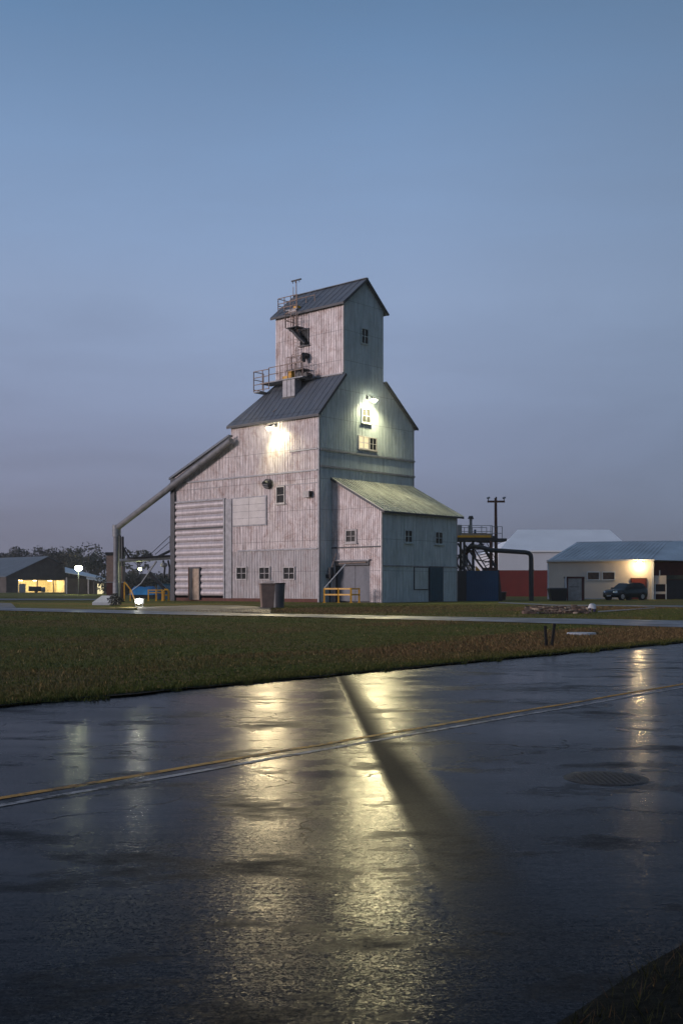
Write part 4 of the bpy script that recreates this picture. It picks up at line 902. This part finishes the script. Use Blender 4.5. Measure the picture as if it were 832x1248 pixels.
# shed with pale roof
cs = Vector(((128-CX)/FL*215, 215, .5)); t = thing('pole_shed', cs, 'open pole shed with a pale blue roof and lit doorway', 'shed', rz=.25)
m = MB(); m.prism([(-7.5, -.5, 4.1), (.3, -.5, 2.7), (.3, 5, 3.1), (-7.5, 5, 5.2)], (0, 0, .12), 'hallwall'); m.prism([(-3.5, -.7, 2.9), (.3, -.7, 2.2), (.3, .2, 2.75), (-3.5, .2, 3.4)], (0, 0, .1), 'hallwall'); m.build('roof', t)
m = MB(); m.box((-7.4, 4.6, 0), (.1, 4.8, 3), 'barnwall'); m.box((-2, .4, 0), (-1.4, 4.6, 2.4), 'barnwall'); m.box((-.15, .4, 0), (.1, 4.6, 2.4), 'barnwall'); m.build('wall', t)
m = MB(); m.box((-1.4, 1.4, .0), (-.15, 1.5, 2.0), 'hivis_lit'); m.build('doorway', t)
for xx in (-7.2, -3.1): m = MB(); m.tube([(xx, -.3, 0), (xx, -.3, 3.2)], .12, 'frame_pale', 8); m.build('post', t)
# yard lamp on mast
cy_ = 190; t = thing('yard_lamp', ((96-CX)/FL*cy_, cy_, .5), 'brightest yellow green yard lamp on a mast before the barn', 'yard lamp'); hz_ = CZ+(HY-692.5)/FL*cy_-.5
m = MB(); m.tube([(0, 0, 0), (0, 0, hz_-.2)], .1, 'dsteel', 8, r2=.07); m.build('mast', t); m = MB(); m.ball((0, 0, hz_), .58, 'lamp_yard', (1.15, 1, .8), 16, 10); m.build('lamp_head', t); point(t, (0, -.9, hz_-.6), 1300, (.95, 1, .55), .3)
t = thing('conveyor_lamp', (P(170.7, 0, 103).x, 103, P(0, 693.5, 103).z), 'small yellow green lamp hanging under the conveyor tube', 'lamp')
m = MB(); m.tube([(0, 0, .1), (0, 0, .65)], .03, 'dsteel', 6); m.tube([(0, 0, .12), (0, 0, .22)], .16, 'dsteel', 10); m.build('hanger', t); m = MB(); m.ball((0, 0, 0), .15, 'lamp_small'); m.build('bulb', t); point(t, (0, -.3, -.3), 120, (.95, 1, .5), .12)
# trees
def tree(px, Y, top_py, spread, label, n=1500, mat='leaf', seed=0, sparse=.0):
    r = random.Random(seed*97+3); c = Vector(((px-CX)/FL*Y, Y, .5)); h = CZ+(HY-top_py)/FL*Y-.5
    t = thing('tree', c, label, 'tree', 'trees on the skyline')
    m = MB(); tops = []
    m.tube([(0, 0, -.1), (r.uniform(-.2, .2), 0, h*.35), (r.uniform(-.4, .4), 0, h*.8)], h*.022, 'bark', 7, r2=h*.007)
    for k in range(11):
        z0 = h*r.uniform(.25, .7); an = r.uniform(0, 2*PI); L = spread*r.uniform(.45, .95); zz_ = min(h*.95, z0+L*r.uniform(.4, 1.1)+h*.05)
        e = Vector((math.cos(an)*L, math.sin(an)*L, zz_)); m.tube([(0, 0, z0), e*.5+Vector((0, 0, z0*.5+.1)), e], h*.008, 'bark', 5, r2=h*.002); tops.append(e)
    m.build('trunk', t)
    m = MB(); tops.append(Vector((0, 0, h*.88))); tops.append(Vector((0, 0, h*.7)))
    for e in tops:
        rr_ = spread*r.uniform(.28, .5)
        leafcloud(m, e, rr_, int(n/len(tops)), .16+.02*h*.5, mat if r.random() < .7 else 'leaf_dark', (1, 1, .75))
    m.build('crown', t); return t
tr = [(4, 330, 672, 4.5, 'dark round tree at the far left edge above the barn roof', 0), (15, 335, 671, 4, 'second round tree from the left edge above the barn roof', 0),
      (33, 330, 669.5, 5.5, 'broad dark tree standing alone above the barn roof', 0), (66, 300, 675, 4.5, 'shorter dense tree just right of the barn ridge', 0),
      (76, 305, 670, 5, 'rounded tree between the barn ridge and the yard lamp', 0), (88, 300, 671.5, 4.5, 'tree directly behind the left edge of the yard lamp glow', 0),
      (97, 290, 665, 5, 'tallest airy tree rising above the yard lamp', 1), (110, 290, 676, 4.5, 'low loose tree right of the yard lamp', 1), (117, 300, 671.5, 4.5, 'pale feathery tree left of the brown housing', 1),
      (127, 295, 677, 4.5, 'low tree touching the brown housing', 0), (22, 340, 675, 4, 'small tree in the gap left of the lone broad tree', 0),
      (169, 260, 667.5, 2.8, 'single small tree seen above the conveyor tube', 1)]
for i, (px, Y, ty, spd, lb, sp_) in enumerate(tr): tree(px, Y, ty, spd, lb, 700 if sp_ else 1500, 'leaf' if sp_ else 'leaf_dark', i)
m = MB()
for k in range(150):
    px = -60+rng.random()*330; Y = 315+rng.random()*60; hh = 2.8+1.8*rng.random()+(2.0 if 80 < px < 215 else 0); c = Vector(((px-CX)/FL*Y, Y, .5))
    leafcloud(m, c+Vector((0, 0, hh*.5)), hh*.5, 150, .38, 'leaf_dark', (1.5, 1, 1))
o = m.build('far_wood'); tag(o, 'dark far off wood along the left horizon', 'wood', kind='stuff')
m = MB()
for k in range(70):
    px = 60+rng.random()*170; Y = 165+rng.random()*20; hh = 2.8+1.2*rng.random(); c = Vector(((px-CX)/FL*Y, Y, .4))
    if px < 136: continue
    leafcloud(m, c+Vector((0, 0, hh*.5)), hh*.5, 260, .16, 'leaf_dark', (1.6, 1, 1))
o = m.build('hedge'); tag(o, 'dark tall hedge seen under the conveyor', 'hedge', kind='stuff')
m = MB()
for k in range(60):
    px = 480+rng.random()*560; Y = 300+rng.random()*40; hh = 5+3*rng.random(); c = Vector(((px-CX)/FL*Y, Y, .4))
    leafcloud(m, c+Vector((0, 0, hh*.5)), hh*.5, 420, .42, 'leaf_dark', (1.8, 1, 1))
o = m.build('far_wood'); tag(o, 'dark far off wood behind the halls', 'wood', kind='stuff')
# ------------------------------------------------------------------ ground, road, paths
def grass_mat():
    m, nt, b = newmat('grass_ground'); v = coords(nt)
    # rows parallel to the road: rotate so y runs across it
    vr = coords(nt, (.22, 1.0, 1), (0, 0, -math.atan2(RD.y, RD.x)))
    n1 = noi(nt, vr, .25, 6, .6); n2 = noi(nt, v, 3, 8, .7); n3 = noi(nt, v, 28, 5, .7)
    c1 = ramp(nt, n1, [(.36, (.105, .13, .018)), (.48, (.15, .15, .024)), (.58, (.19, .14, .036)), (.70, (.22, .135, .05))])
    c2 = ramp(nt, n2, [(.3, g3(.55)), (.7, g3(1.35))]); c3 = ramp(nt, n3, [(.25, g3(.45)), (.75, g3(1.5))])
    col = mixc(nt, 1.0, mixc(nt, 1.0, c1.outputs[0], c2.outputs[0], 'MULTIPLY'), c3.outputs[0], 'MULTIPLY')
    nt.links.new(col, b.inputs['Base Color']); b.inputs['Roughness'].default_value = .9; b.inputs['Specular IOR Level'].default_value = .15
    bp = nd(nt, 'ShaderNodeBump', i_Strength=1.0, i_Distance=.08); nt.links.new(mathn(nt, 'ADD', n2, n3), bp.inputs['Height']); nt.links.new(bp.outputs[0], b.inputs['Normal'])
    return m
M['grass'] = grass_mat()
qs = [-2500, -400, -60, -30, -11.14, -11.1, -.15, 0]+[i*1.0 for i in range(1, 31)]+[60, 150, 400, 1200, 3500]
ts = [-3500, -800, -200]+list(range(-100, 201, 10))+[400, 900, 3500]
m = MB(); vs = []
for q in qs:
    for t_ in ts: x_, y_ = qt(q, t_); vs.append((x_, y_, gz_q(q) if q not in (-11.1, -.15) else -.06))
nt_ = len(ts); m.add(vs, [(i*nt_+j, i*nt_+j+1, (i+1)*nt_+j+1, (i+1)*nt_+j) for i in range(len(qs)-1) for j in range(nt_-1)], 'grass', True)
gnd = m.build('ground'); tag(gnd, kind='structure')
def road_mat():
    m, nt, b = newmat('wet_asphalt'); v = coords(nt)
    vr = coords(nt, (.35, 1.0, 1), (0, 0, -math.atan2(RD.y, RD.x)))
    big = noi(nt, v, .35, 5, .6); mid = noi(nt, v, 4, 6, .65)
    base = ramp(nt, big, [(.35, (.006, .006, .009)), (.65, (.014, .014, .018))]).outputs[0]
    agg = nt.nodes.new('ShaderNodeTexVoronoi'); agg.inputs['Scale'].default_value = 85; nt.links.new(v, agg.inputs['Vector'])
    base = mixc(nt, .4, base, ramp(nt, agg.outputs['Color'], [(.2, g3(.004)), (.9, g3(.030))]).outputs[0])
    # cracks sealed with bitumen
    wv = nt.nodes.new('ShaderNodeVectorMath'); wv.operation = 'ADD'; nt.links.new(v, wv.inputs[0])
    wno = nt.nodes.new('ShaderNodeTexNoise'); wno.inputs['Scale'].default_value = 5.0; wno.inputs['Detail'].default_value = 6; nt.links.new(v, wno.inputs['Vector']); wsc = nt.nodes.new('ShaderNodeVectorMath'); wsc.operation = 'SCALE'; wsc.inputs['Scale'].default_value = .35; nt.links.new(wno.outputs['Color'], wsc.inputs[0]); nt.links.new(wsc.outputs[0], wv.inputs[1])
    ck = nt.nodes.new('ShaderNodeTexVoronoi'); ck.feature = 'DISTANCE_TO_EDGE'; ck.inputs['Scale'].default_value = .33; nt.links.new(wv.outputs[0], ck.inputs['Vector'])
    crack = mathn(nt, 'MULTIPLY', mathn(nt, 'MULTIPLY', mathn(nt, 'LESS_THAN', ck.outputs['Distance'], .0028), .6), ramp(nt, noi(nt, v, .5, 3), [(.48, g3(0)), (.56, g3(1))]).outputs[0])
    base = mixc(nt, crack, base, (.002, .002, .002))
    nt.links.new(base, b.inputs['Base Color'])
    wet = noi(nt, vr, .55, 7, .66, .5)
    wetr = ramp(nt, wet, [(.38, g3(0)), (.58, g3(1))]).outputs[0]
    # a shadow wedge across the carriageway, put into the gloss as a rougher strip
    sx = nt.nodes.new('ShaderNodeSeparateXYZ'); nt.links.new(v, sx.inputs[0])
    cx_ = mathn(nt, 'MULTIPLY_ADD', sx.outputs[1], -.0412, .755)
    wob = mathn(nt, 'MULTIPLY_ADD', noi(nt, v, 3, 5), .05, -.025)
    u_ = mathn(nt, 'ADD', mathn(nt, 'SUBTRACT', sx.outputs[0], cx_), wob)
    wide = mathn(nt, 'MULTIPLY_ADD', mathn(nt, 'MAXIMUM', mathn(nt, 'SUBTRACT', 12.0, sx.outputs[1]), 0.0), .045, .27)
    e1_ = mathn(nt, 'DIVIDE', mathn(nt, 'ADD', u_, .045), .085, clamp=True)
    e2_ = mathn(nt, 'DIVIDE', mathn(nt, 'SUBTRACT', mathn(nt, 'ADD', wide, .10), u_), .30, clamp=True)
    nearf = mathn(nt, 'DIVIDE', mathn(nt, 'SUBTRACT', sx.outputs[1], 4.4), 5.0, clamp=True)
    shade_wedge = mathn(nt, 'MULTIPLY', mathn(nt, 'MULTIPLY', e1_, e2_), nearf)
    rg = mathn(nt, 'MULTIPLY_ADD', wetr, .10, .12)
    rg = mathn(nt, 'ADD', rg, mathn(nt, 'MULTIPLY', mid, .08))
    dryp = ramp(nt, noi(nt, coords(nt, (.6, 1.0, 1), (0, 0, -math.atan2(RD.y, RD.x))), 1.2, 7, .72), [(.52, g3(0)), (.70, g3(1))]).outputs[0]
    rg = mathn(nt, 'ADD', rg, mathn(nt, 'MAXIMUM', mathn(nt, 'MULTIPLY', dryp, .36), mathn(nt, 'MULTIPLY', crack, .35)))
    rg = mathn(nt, 'ADD', mathn(nt, 'MULTIPLY', rg, mathn(nt, 'SUBTRACT', 1.0, shade_wedge)), mathn(nt, 'MULTIPLY', shade_wedge, .62))
    nt.links.new(rg, b.inputs['Roughness']); b.inputs['IOR'].default_value = 1.085
    b.inputs['Specular IOR Level'].default_value = .5
    # every wet stone is a little facet of its own tilt
    def facets(scale):
        vo = nt.nodes.new('ShaderNodeTexVoronoi'); vo.inputs['Scale'].default_value = scale; nt.links.new(v, vo.inputs['Vector'])
        sb = nt.nodes.new('ShaderNodeVectorMath'); sb.operation = 'SUBTRACT'; nt.links.new(vo.outputs['Color'], sb.inputs[0]); sb.inputs[1].default_value = (.5, .5, .5); return sb.outputs[0]
    ad = nt.nodes.new('ShaderNodeVectorMath'); ad.operation = 'ADD'; nt.links.new(facets(70), ad.inputs[0]); nt.links.new(facets(150), ad.inputs[1])
    amt = mathn(nt, 'MULTIPLY', mathn(nt, 'MULTIPLY_ADD', wetr, .065, .03), mathn(nt, 'MULTIPLY_ADD', shade_wedge, -.75, 1.0))
    sc_ = nt.nodes.new('ShaderNodeVectorMath'); sc_.operation = 'SCALE'; nt.links.new(ad.outputs[0], sc_.inputs[0]); nt.links.new(amt, sc_.inputs['Scale'])
    und = nd(nt, 'ShaderNodeBump', i_Distance=.02); nt.links.new(mathn(nt, 'MULTIPLY_ADD', shade_wedge, -.24, .30), und.inputs['Strength']); nt.links.new(noi(nt, vr, 3.5, 7, .7), und.inputs['Height'])
    a2 = nt.nodes.new('ShaderNodeVectorMath'); a2.operation = 'ADD'; nt.links.new(und.outputs[0], a2.inputs[0]); nt.links.new(sc_.outputs[0], a2.inputs[1])
    nm = nt.nodes.new('ShaderNodeVectorMath'); nm.operation = 'NORMALIZE'; nt.links.new(a2.outputs[0], nm.inputs[0])
    nt.links.new(nm.outputs[0], b.inputs['Normal'])
    return m
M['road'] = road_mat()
def strip(name, q0, q1, z, mat, t0=-260, t1=600, step=None, w=0):
    m = MB(); n = 60 if step is None else step
    vs = []
    for i in range(n+1):
        t_ = t0+(t1-t0)*i/n
        for q in (q0, q1): x_, y_ = qt(q+(noise.noise(Vector((t_*.7, q, 0)))*w), t_); vs.append((x_, y_, z))
    m.add(vs, [(2*i+1, 2*i, 2*i+2, 2*i+3) for i in range(n)], mat)
    o = m.build(name); tag(o, kind='structure'); return o
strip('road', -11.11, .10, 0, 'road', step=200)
strip('mud_edge', -.07, .32, .03, 'soil_vignette', -30, 120, 700, .22)
strip('verge_vignette', -12.4, -11.06, .035, 'soil_vignette', -60, 60, 200, .08)  # dark strip painted under the near verge in place of vignette falloff
def paint(name, col, wear):
    m, nt, b = newmat(name); v = coords(nt)
    n = noi(nt, v, 14, 6, .7); n2 = noi(nt, v, 2.5, 3)
    k = ramp(nt, mathn(nt, 'MULTIPLY_ADD', n2, .5, mathn(nt, 'MULTIPLY', n, .6)), [(wear-.08, g3(0)), (wear+.08, g3(1))]).outputs[0]
    nt.links.new(mixc(nt, k, col, (.03, .03, .035)), b.inputs['Base Color']); b.inputs['Roughness'].default_value = .55; b.inputs['IOR'].default_value = 1.15
    bp = nd(nt, 'ShaderNodeBump', i_Strength=.4, i_Distance=.004); nt.links.new(noi(nt, v, 90, 2), bp.inputs['Height']); nt.links.new(bp.outputs[0], b.inputs['Normal']); return m
M['pyel'] = paint('yellow_line', (.60, .29, .05), .60); M['pwhi'] = paint('white_line', (.46, .42, .41), .57)
qy = qof(*G(0, 973, 0).xy); qw = qof(*G(0, 982, 0).xy)
strip('yellow_line', qy-.045, qy+.045, .004, 'pyel', -40, 200, 900, .02); strip('white_line', qw-.04, qw+.04, .004, 'pwhi', -40, 200, 900, .02)
# wet side road and paths, given by their edges on the ground
def wetmat(name, col, r0, r1):
    m, nt, b = newmat(name); v = coords(nt)
    n = noi(nt, v, .6, 5, .6); nt.links.new(ramp(nt, n, [(.35, g3(r0)), (.6, g3(r1))]).outputs[0], b.inputs['Roughness'])
    n2 = noi(nt, v, 3, 6); nt.links.new(ramp(nt, n2, [(.3, tuple(c*.7 for c in col)), (.7, tuple(c*1.25 for c in col))]).outputs[0], b.inputs['Base Color'])
    bp = nd(nt, 'ShaderNodeBump', i_Strength=.3, i_Distance=.02); nt.links.new(noi(nt, v, 8, 4), bp.inputs['Height']); nt.links.new(bp.outputs[0], b.inputs['Normal']); return m
M['lane'] = wetmat('wet_lane', (.10, .10, .12), .35, .65); M['dirt'] = wetmat('damp_dirt', (.16, .12, .08), .5, .8); M['pathm'] = wetmat('wet_path', (.13, .13, .14), .55, .85)
def ribbon(name, far, near, mat, lift=.03):
    m = MB(); vs = []; F_ = []; N_ = []
    def dens(pl):
        out = []
        for k in range(len(pl)-1):
            for i in range(10): f = i/10; out.append((pl[k][0]+(pl[k+1][0]-pl[k][0])*f, pl[k][1]+(pl[k+1][1]-pl[k][1])*f))
        out.append(pl[-1]); return out
    A_ = [G(*p) for p in dens(far)]; B_ = [G(*p) for p in dens(near)]; n = len(A_); kk = 6
    for i in range(n):
        for j in range(kk+1): p = A_[i].lerp(B_[i], j/kk); vs.append((p.x, p.y, gz(p.x, p.y)+lift))
    m.add(vs, [(i*(kk+1)+j, i*(kk+1)+j+1, (i+1)*(kk+1)+j+1, (i+1)*(kk+1)+j) for i in range(n-1) for j in range(kk)], mat)
    o = m.build(name); tag(o, kind='structure'); return o
ribbon('side_road', [(-80, 739.5), (0, 741), (119, 743.5), (220, 746), (320, 748.3), (416, 750), (560, 752.6), (700, 754.8), (832, 757), (1000, 759.5)],
       [(-80, 744), (0, 744.5), (119, 747.5), (220, 750), (320, 751.5), (416, 753.8), (560, 757.3), (700, 761.2), (832, 765.5), (1000, 771)], 'lane')
ribbon('path', [(-60, 729.5), (0, 729.8), (60, 730), (120, 730.2)], [(-60, 731.8), (0, 731.8), (60, 731.7), (120, 731.8)], 'pathm', .034)
ribbon('path', [(-60, 735), (-20, 735), (0, 735.3), (14, 735.6)], [(-60, 744.2), (-20, 741), (0, 741.3), (20, 741.3)], 'pathm', .038)
ribbon('dirt_apron', [(168, 741), (200, 739.5), (240, 738.3), (290, 738.5), (330, 741)], [(168, 745), (200, 745.8), (240, 746.6), (290, 747), (330, 748.3)], 'dirt', .036)
ribbon('path', [(607, 734), (640, 735.6), (680, 737.5), (740, 737.6), (790, 738), (860, 738.5)], [(607, 735.5), (640, 737), (680, 739), (740, 739.2), (790, 740), (860, 741)], 'pathm', .032)
ribbon('path', [(728, 745.3), (760, 743.2), (798, 740.6)], [(728, 746.8), (760, 744.6), (798, 741.6)], 'pathm', .034)
# ------------------------------------------------------------------ grass blades
def blades(name, pts, hgt, wid, cols, label, lean=.5):
    """pts Nx3, hgt N, wid N, cols Nx3 -> one mesh of single-triangle blades"""
    n = len(pts); an = rng.random(n)*2*PI; dx = np.cos(an)*wid/2; dy = np.sin(an)*wid/2
    le = (rng.random((n, 2))-.5)*lean*2*hgt[:, None]
    v = np.empty((n, 3, 3)); v[:, 0] = pts; v[:, 0, 0] -= dx; v[:, 0, 1] -= dy; v[:, 1] = pts; v[:, 1, 0] += dx; v[:, 1, 1] += dy
    v[:, 2] = pts; v[:, 2, 0] += le[:, 0]; v[:, 2, 1] += le[:, 1]; v[:, 2, 2] += hgt
    me = bpy.data.meshes.new(name); me.vertices.add(3*n); me.vertices.foreach_set('co', v.ravel()); me.loops.add(3*n); me.loops.foreach_set('vertex_index', np.arange(3*n, dtype=np.int32))
    me.polygons.add(n); me.polygons.foreach_set('loop_start', np.arange(0, 3*n, 3, dtype=np.int32)); me.polygons.foreach_set('loop_total', np.full(n, 3, dtype=np.int32)); me.update()
    ca = me.color_attributes.new('tone', 'FLOAT_COLOR', 'POINT'); c4 = np.ones((n, 3, 4)); c4[:, :, :3] = cols[:, None, :]; ca.data.foreach_set('color', c4.ravel())
    me.materials.append(M['blade']); o = bpy.data.objects.new(name, me); COL.objects.link(o); tag(o, label, 'grass', kind='stuff'); return o
bm_, nt, b = newmat('grass_blade'); at_ = nt.nodes.new('ShaderNodeAttribute'); at_.attribute_name = 'tone'; nt.links.new(at_.outputs['Color'], b.inputs['Base Color']); b.inputs['Roughness'].default_value = .75; b.inputs['Specular IOR Level'].default_value = .2
M['blade'] = bm_
GREEN = np.array([.068, .088, .016]); OLIVE = np.array([.135, .122, .028]); BROWN = np.array([.165, .10, .043]); STRAW = np.array([.36, .24, .10])
def colsfor(xy, q, t_):
    n = len(xy); k = np.array([noise.noise(Vector((tt*.035, qq*.20, 1.7)))*.75+noise.noise(Vector((tt*.25, qq*.6, 4.1)))*.35 for qq, tt in zip(q, t_)])
    band = np.exp(-((q-3.6)/2.6)**2)*.85; dry = np.clip((k*1.4+band-.02)*2.2, 0, 1); edge = np.clip(1-q/1.3, 0, 1); dry = dry*(1-edge)
    mixv = np.clip(rng.random(n)*.7+k*.6, 0, 1)[:, None]; c = GREEN*(1-mixv)+OLIVE*mixv
    c = c*(1-dry[:, None])+(BROWN*(.7+.5*rng.random((n, 1))))*dry[:, None]
    s = rng.random(n) < .04+.10*dry; c[s] = STRAW*(.5+.6*rng.random((s.sum(), 1)))
    return c*(.7+.6*rng.random((n, 1))), dry
def scatter(n, tmin, tmax, qmin, qmax, powr, keep):
    q = qmin+(qmax-qmin)*rng.random(n)**powr; t_ = tmin+(tmax-tmin)*rng.random(n)
    x = P0.x+ND.x*q+RD.x*t_; y = P0.y+ND.y*q+RD.y*t_
    ok = keep(x, y); return x[ok], y[ok], q[ok], t_[ok]
vis = lambda x, y: (y > 9) & (np.abs(x) < .36*y+3) & (y < 75)
x, y, q, t_ = scatter(700000, -12, 75, 0.02, 34, 1.7, vis)
dd2 = np.hypot(x, y); okk = rng.random(len(x)) < np.clip(22/dd2, .15, 1); x, y, q, t_, dd2 = x[okk], y[okk], q[okk], t_[okk], dd2[okk]
# leave the lane clear
def lane_clear(x, y):
    px = CX+x/y*FL; z_ = np.array([gz_q(v_) for v_ in qof_np(x, y)]); py = HY+(CZ-z_)/y*FL
    fa = np.interp(px, [-80, 0, 119, 220, 320, 416, 560, 700, 832, 1000], [739.5, 741, 743.5, 746, 748.3, 750, 752.6, 754.8, 757, 759.5]); ne = np.interp(px, [-80, 0, 119, 220, 320, 416, 560, 700, 832, 1000], [744, 744.5, 747.5, 750, 751.5, 753.8, 757.3, 761.2, 765.5, 771])
    return (py < fa-.2) | (py > ne+.2)
def qof_np(x, y): return (x-P0.x)*ND.x+(y-P0.y)*ND.y
ok = lane_clear(x, y); x, y, q, t_, dd2 = x[ok], y[ok], q[ok], t_[ok], dd2[ok]
cols, dry = colsfor(np.stack([x, y], 1), q, t_)
pts = np.stack([x, y, np.array([gz_q(v_) for v_ in q])-.01], 1)
hgt = (.022+.035*rng.random(len(x)))*(1+.6*dry)*(1+.6*np.exp(-(q/.7)**2)); wid = .008+.0008*dd2
blades('field_grass', pts, hgt, wid, cols, 'rough green and rust brown grass of the field beyond the road')
x, y, q, t_ = scatter(60000, -8, 60, -.30, .7, 1, vis)
cl_ = np.array([noise.noise(Vector((a*1.1, b_*.5, 9)))+.6*noise.noise(Vector((a*4, b_*2, 3))) for a, b_ in zip(t_, q)]); ok = (q-.15 > -cl_*.55-.12); x, y, q, t_, cl_ = x[ok], y[ok], q[ok], t_[ok], cl_[ok]
c, _d = colsfor(np.stack([x, y], 1), q, t_); d_ = np.hypot(x, y)
blades('verge_tufts', np.stack([x, y, np.where(q < 0, .0, .015)], 1), (.02+.06*rng.random(len(x))**2)*(1+.8*np.clip(cl_, 0, 1)), .008+.0010*d_, c*.8, 'ragged tufts of grass creeping over the far road edge', .9)
# near verge, right under the camera on the other side
x, y, q, t_ = scatter(90000, -16, 6, -14.2, -10.9, 1, lambda x, y: (y > 2.6) & (y < 9) & (x > .3) & (x < .5*y+1.2))
edge = np.array([noise.noise(Vector((a*1.5, 0, 0)))*.18 for a in t_]); ok = q < -11.08+edge; x, y, q, t_ = x[ok], y[ok], q[ok], t_[ok]
n = len(x); mixv = rng.random((n, 1)); c = GREEN*.22*(1-mixv)+OLIVE*.2*mixv; s = rng.random(n) < .15; c[s] = BROWN*.22; s = rng.random(n) < .02; c[s] = STRAW*.5  # blade colours cut down to carry the same vignette darkness
blades('verge_grass', np.stack([x, y, np.full(n, .02)], 1), .02+.07*rng.random(n)**1.3, .004+.004*rng.random(n), c, 'tufted verge grass with painted vignette darkness in the near right corner', .8)
# ------------------------------------------------------------------ evening mist
hm = bpy.data.materials.new('haze'); hm.use_nodes = True; nt = hm.node_tree; nt.nodes.remove(nt.nodes['Principled BSDF'])
pv = nt.nodes.new('ShaderNodeVolumePrincipled'); pv.inputs['Color'].default_value = (.86, .88, .92, 1); pv.inputs['Density'].default_value = .0003; pv.inputs['Anisotropy'].default_value = .2
nt.links.new(pv.outputs[0], nt.nodes['Material Output'].inputs['Volume']); M['haze'] = hm
m = MB(); m.box((-5200, -5200, -1.1), (5200, 5200, 36), 'haze'); o = m.build('haze'); tag(o, 'thin evening mist over the whole place', 'haze', kind='stuff')
# ------------------------------------------------------------------ sky, sun, camera
wld = bpy.data.worlds.new('World'); S.world = wld; wld.use_nodes = True; nt = wld.node_tree; bg = nt.nodes['Background']
sky = nt.nodes.new('ShaderNodeTexSky'); sky.sky_type = 'NISHITA'; sky.sun_disc = False
SUN_EL, SUN_AZ = math.radians(6), math.atan2(-.93, -.37)      # direction towards the afterglow
sdir = Vector((-.93*math.cos(SUN_EL), -.37*math.cos(SUN_EL), math.sin(SUN_EL))).normalized()
sky.sun_elevation = SUN_EL; sky.sun_rotation = math.atan2(sdir.x, sdir.y); sky.dust_density = 3.0; sky.air_density = 1.0
tc = nt.nodes.new('ShaderNodeTexCoord'); sp_ = nt.nodes.new('ShaderNodeSeparateXYZ'); nt.links.new(tc.outputs['Generated'], sp_.inputs[0])
clo = nt.nodes.new('ShaderNodeMapping'); clo.inputs['Scale'].default_value = (1, 1, 4.5); nt.links.new(tc.outputs['Generated'], clo.inputs[0])
cl = noi(nt, clo.outputs[0], 2.1, 7, .58, .6)
el = mathn(nt, 'ADD', sp_.outputs[2], mathn(nt, 'MULTIPLY_ADD', cl, .07, -.035))
def s2l(c): return tuple(((v/255+.055)/1.055)**2.4 if v > 10 else v/255/12.92 for v in c)
grad = ramp(nt, el, [(0.0, s2l((116, 120, 140))), (.05, s2l((124, 132, 156))), (.13, s2l((138, 152, 184))), (.25, s2l((150, 171, 206))), (.36, s2l((133, 161, 200))), (.47, s2l((104, 138, 178))), (.62, s2l((96, 122, 152))), (1.0, s2l((96, 118, 146)))])
# pinker to the left where the sun went down
side = mathn(nt, 'MULTIPLY_ADD', sp_.outputs[0], -1.2, .35, clamp=True)
low = ramp(nt, sp_.outputs[2], [(.0, g3(1)), (.3, g3(0))]).outputs[0]
gcol = mixc(nt, mathn(nt, 'MULTIPLY', mathn(nt, 'MULTIPLY', side, low), .5), grad.outputs[0], s2l((138, 128, 146)))
clm = ramp(nt, cl, [(.32, g3(.94)), (.68, g3(1.06))]).outputs[0]
gcol = mixc(nt, 1.0, gcol, clm, 'MULTIPLY')
gcol = mixc(nt, mathn(nt, 'MULTIPLY_ADD', sp_.outputs[0], 1.3, -.08, clamp=True), gcol, tuple(c_*.62 for c_ in s2l((118, 136, 156))))
skm = mixc(nt, 1.0, sky.outputs[0], (.05, .05, .05), 'MULTIPLY')
tot = mixc(nt, .12, gcol, skm)
nt.links.new(tot, bg.inputs['Color']); bg.inputs['Strength'].default_value = 1.0
sl_ = bpy.data.lights.new('sun', 'SUN'); sl_.energy = 1.9; sl_.angle = math.radians(14); sl_.color = (1.0, .84, .82)
so = bpy.data.objects.new('sun', sl_); COL.objects.link(so); so.rotation_euler = (-sdir).to_track_quat('-Z', 'Y').to_euler()
cam = bpy.data.cameras.new('camera'); co = bpy.data.objects.new('camera', cam); COL.objects.link(co); S.camera = co
cam.sensor_fit = 'VERTICAL'; cam.sensor_height = 36; cam.lens = FL/1248*36; cam.shift_y = (HY-624)/1248; co.location = (0, 0, CZ); co.rotation_euler = (PI/2, 0, 0)
cam.clip_start = .1; cam.clip_end = 6000
S.view_settings.view_transform = 'Standard'; S.view_settings.look = 'None'; S.view_settings.exposure = 0; S.view_settings.gamma = 1
S.render.engine = 'CYCLES'; S.cycles.use_denoising = True; S.cycles.sample_clamp_indirect = 6; S.cycles.max_bounces = 5; S.cycles.diffuse_bounces = 3; S.cycles.glossy_bounces = 3
S.cycles.use_adaptive_sampling = True; S.cycles.adaptive_threshold = .02
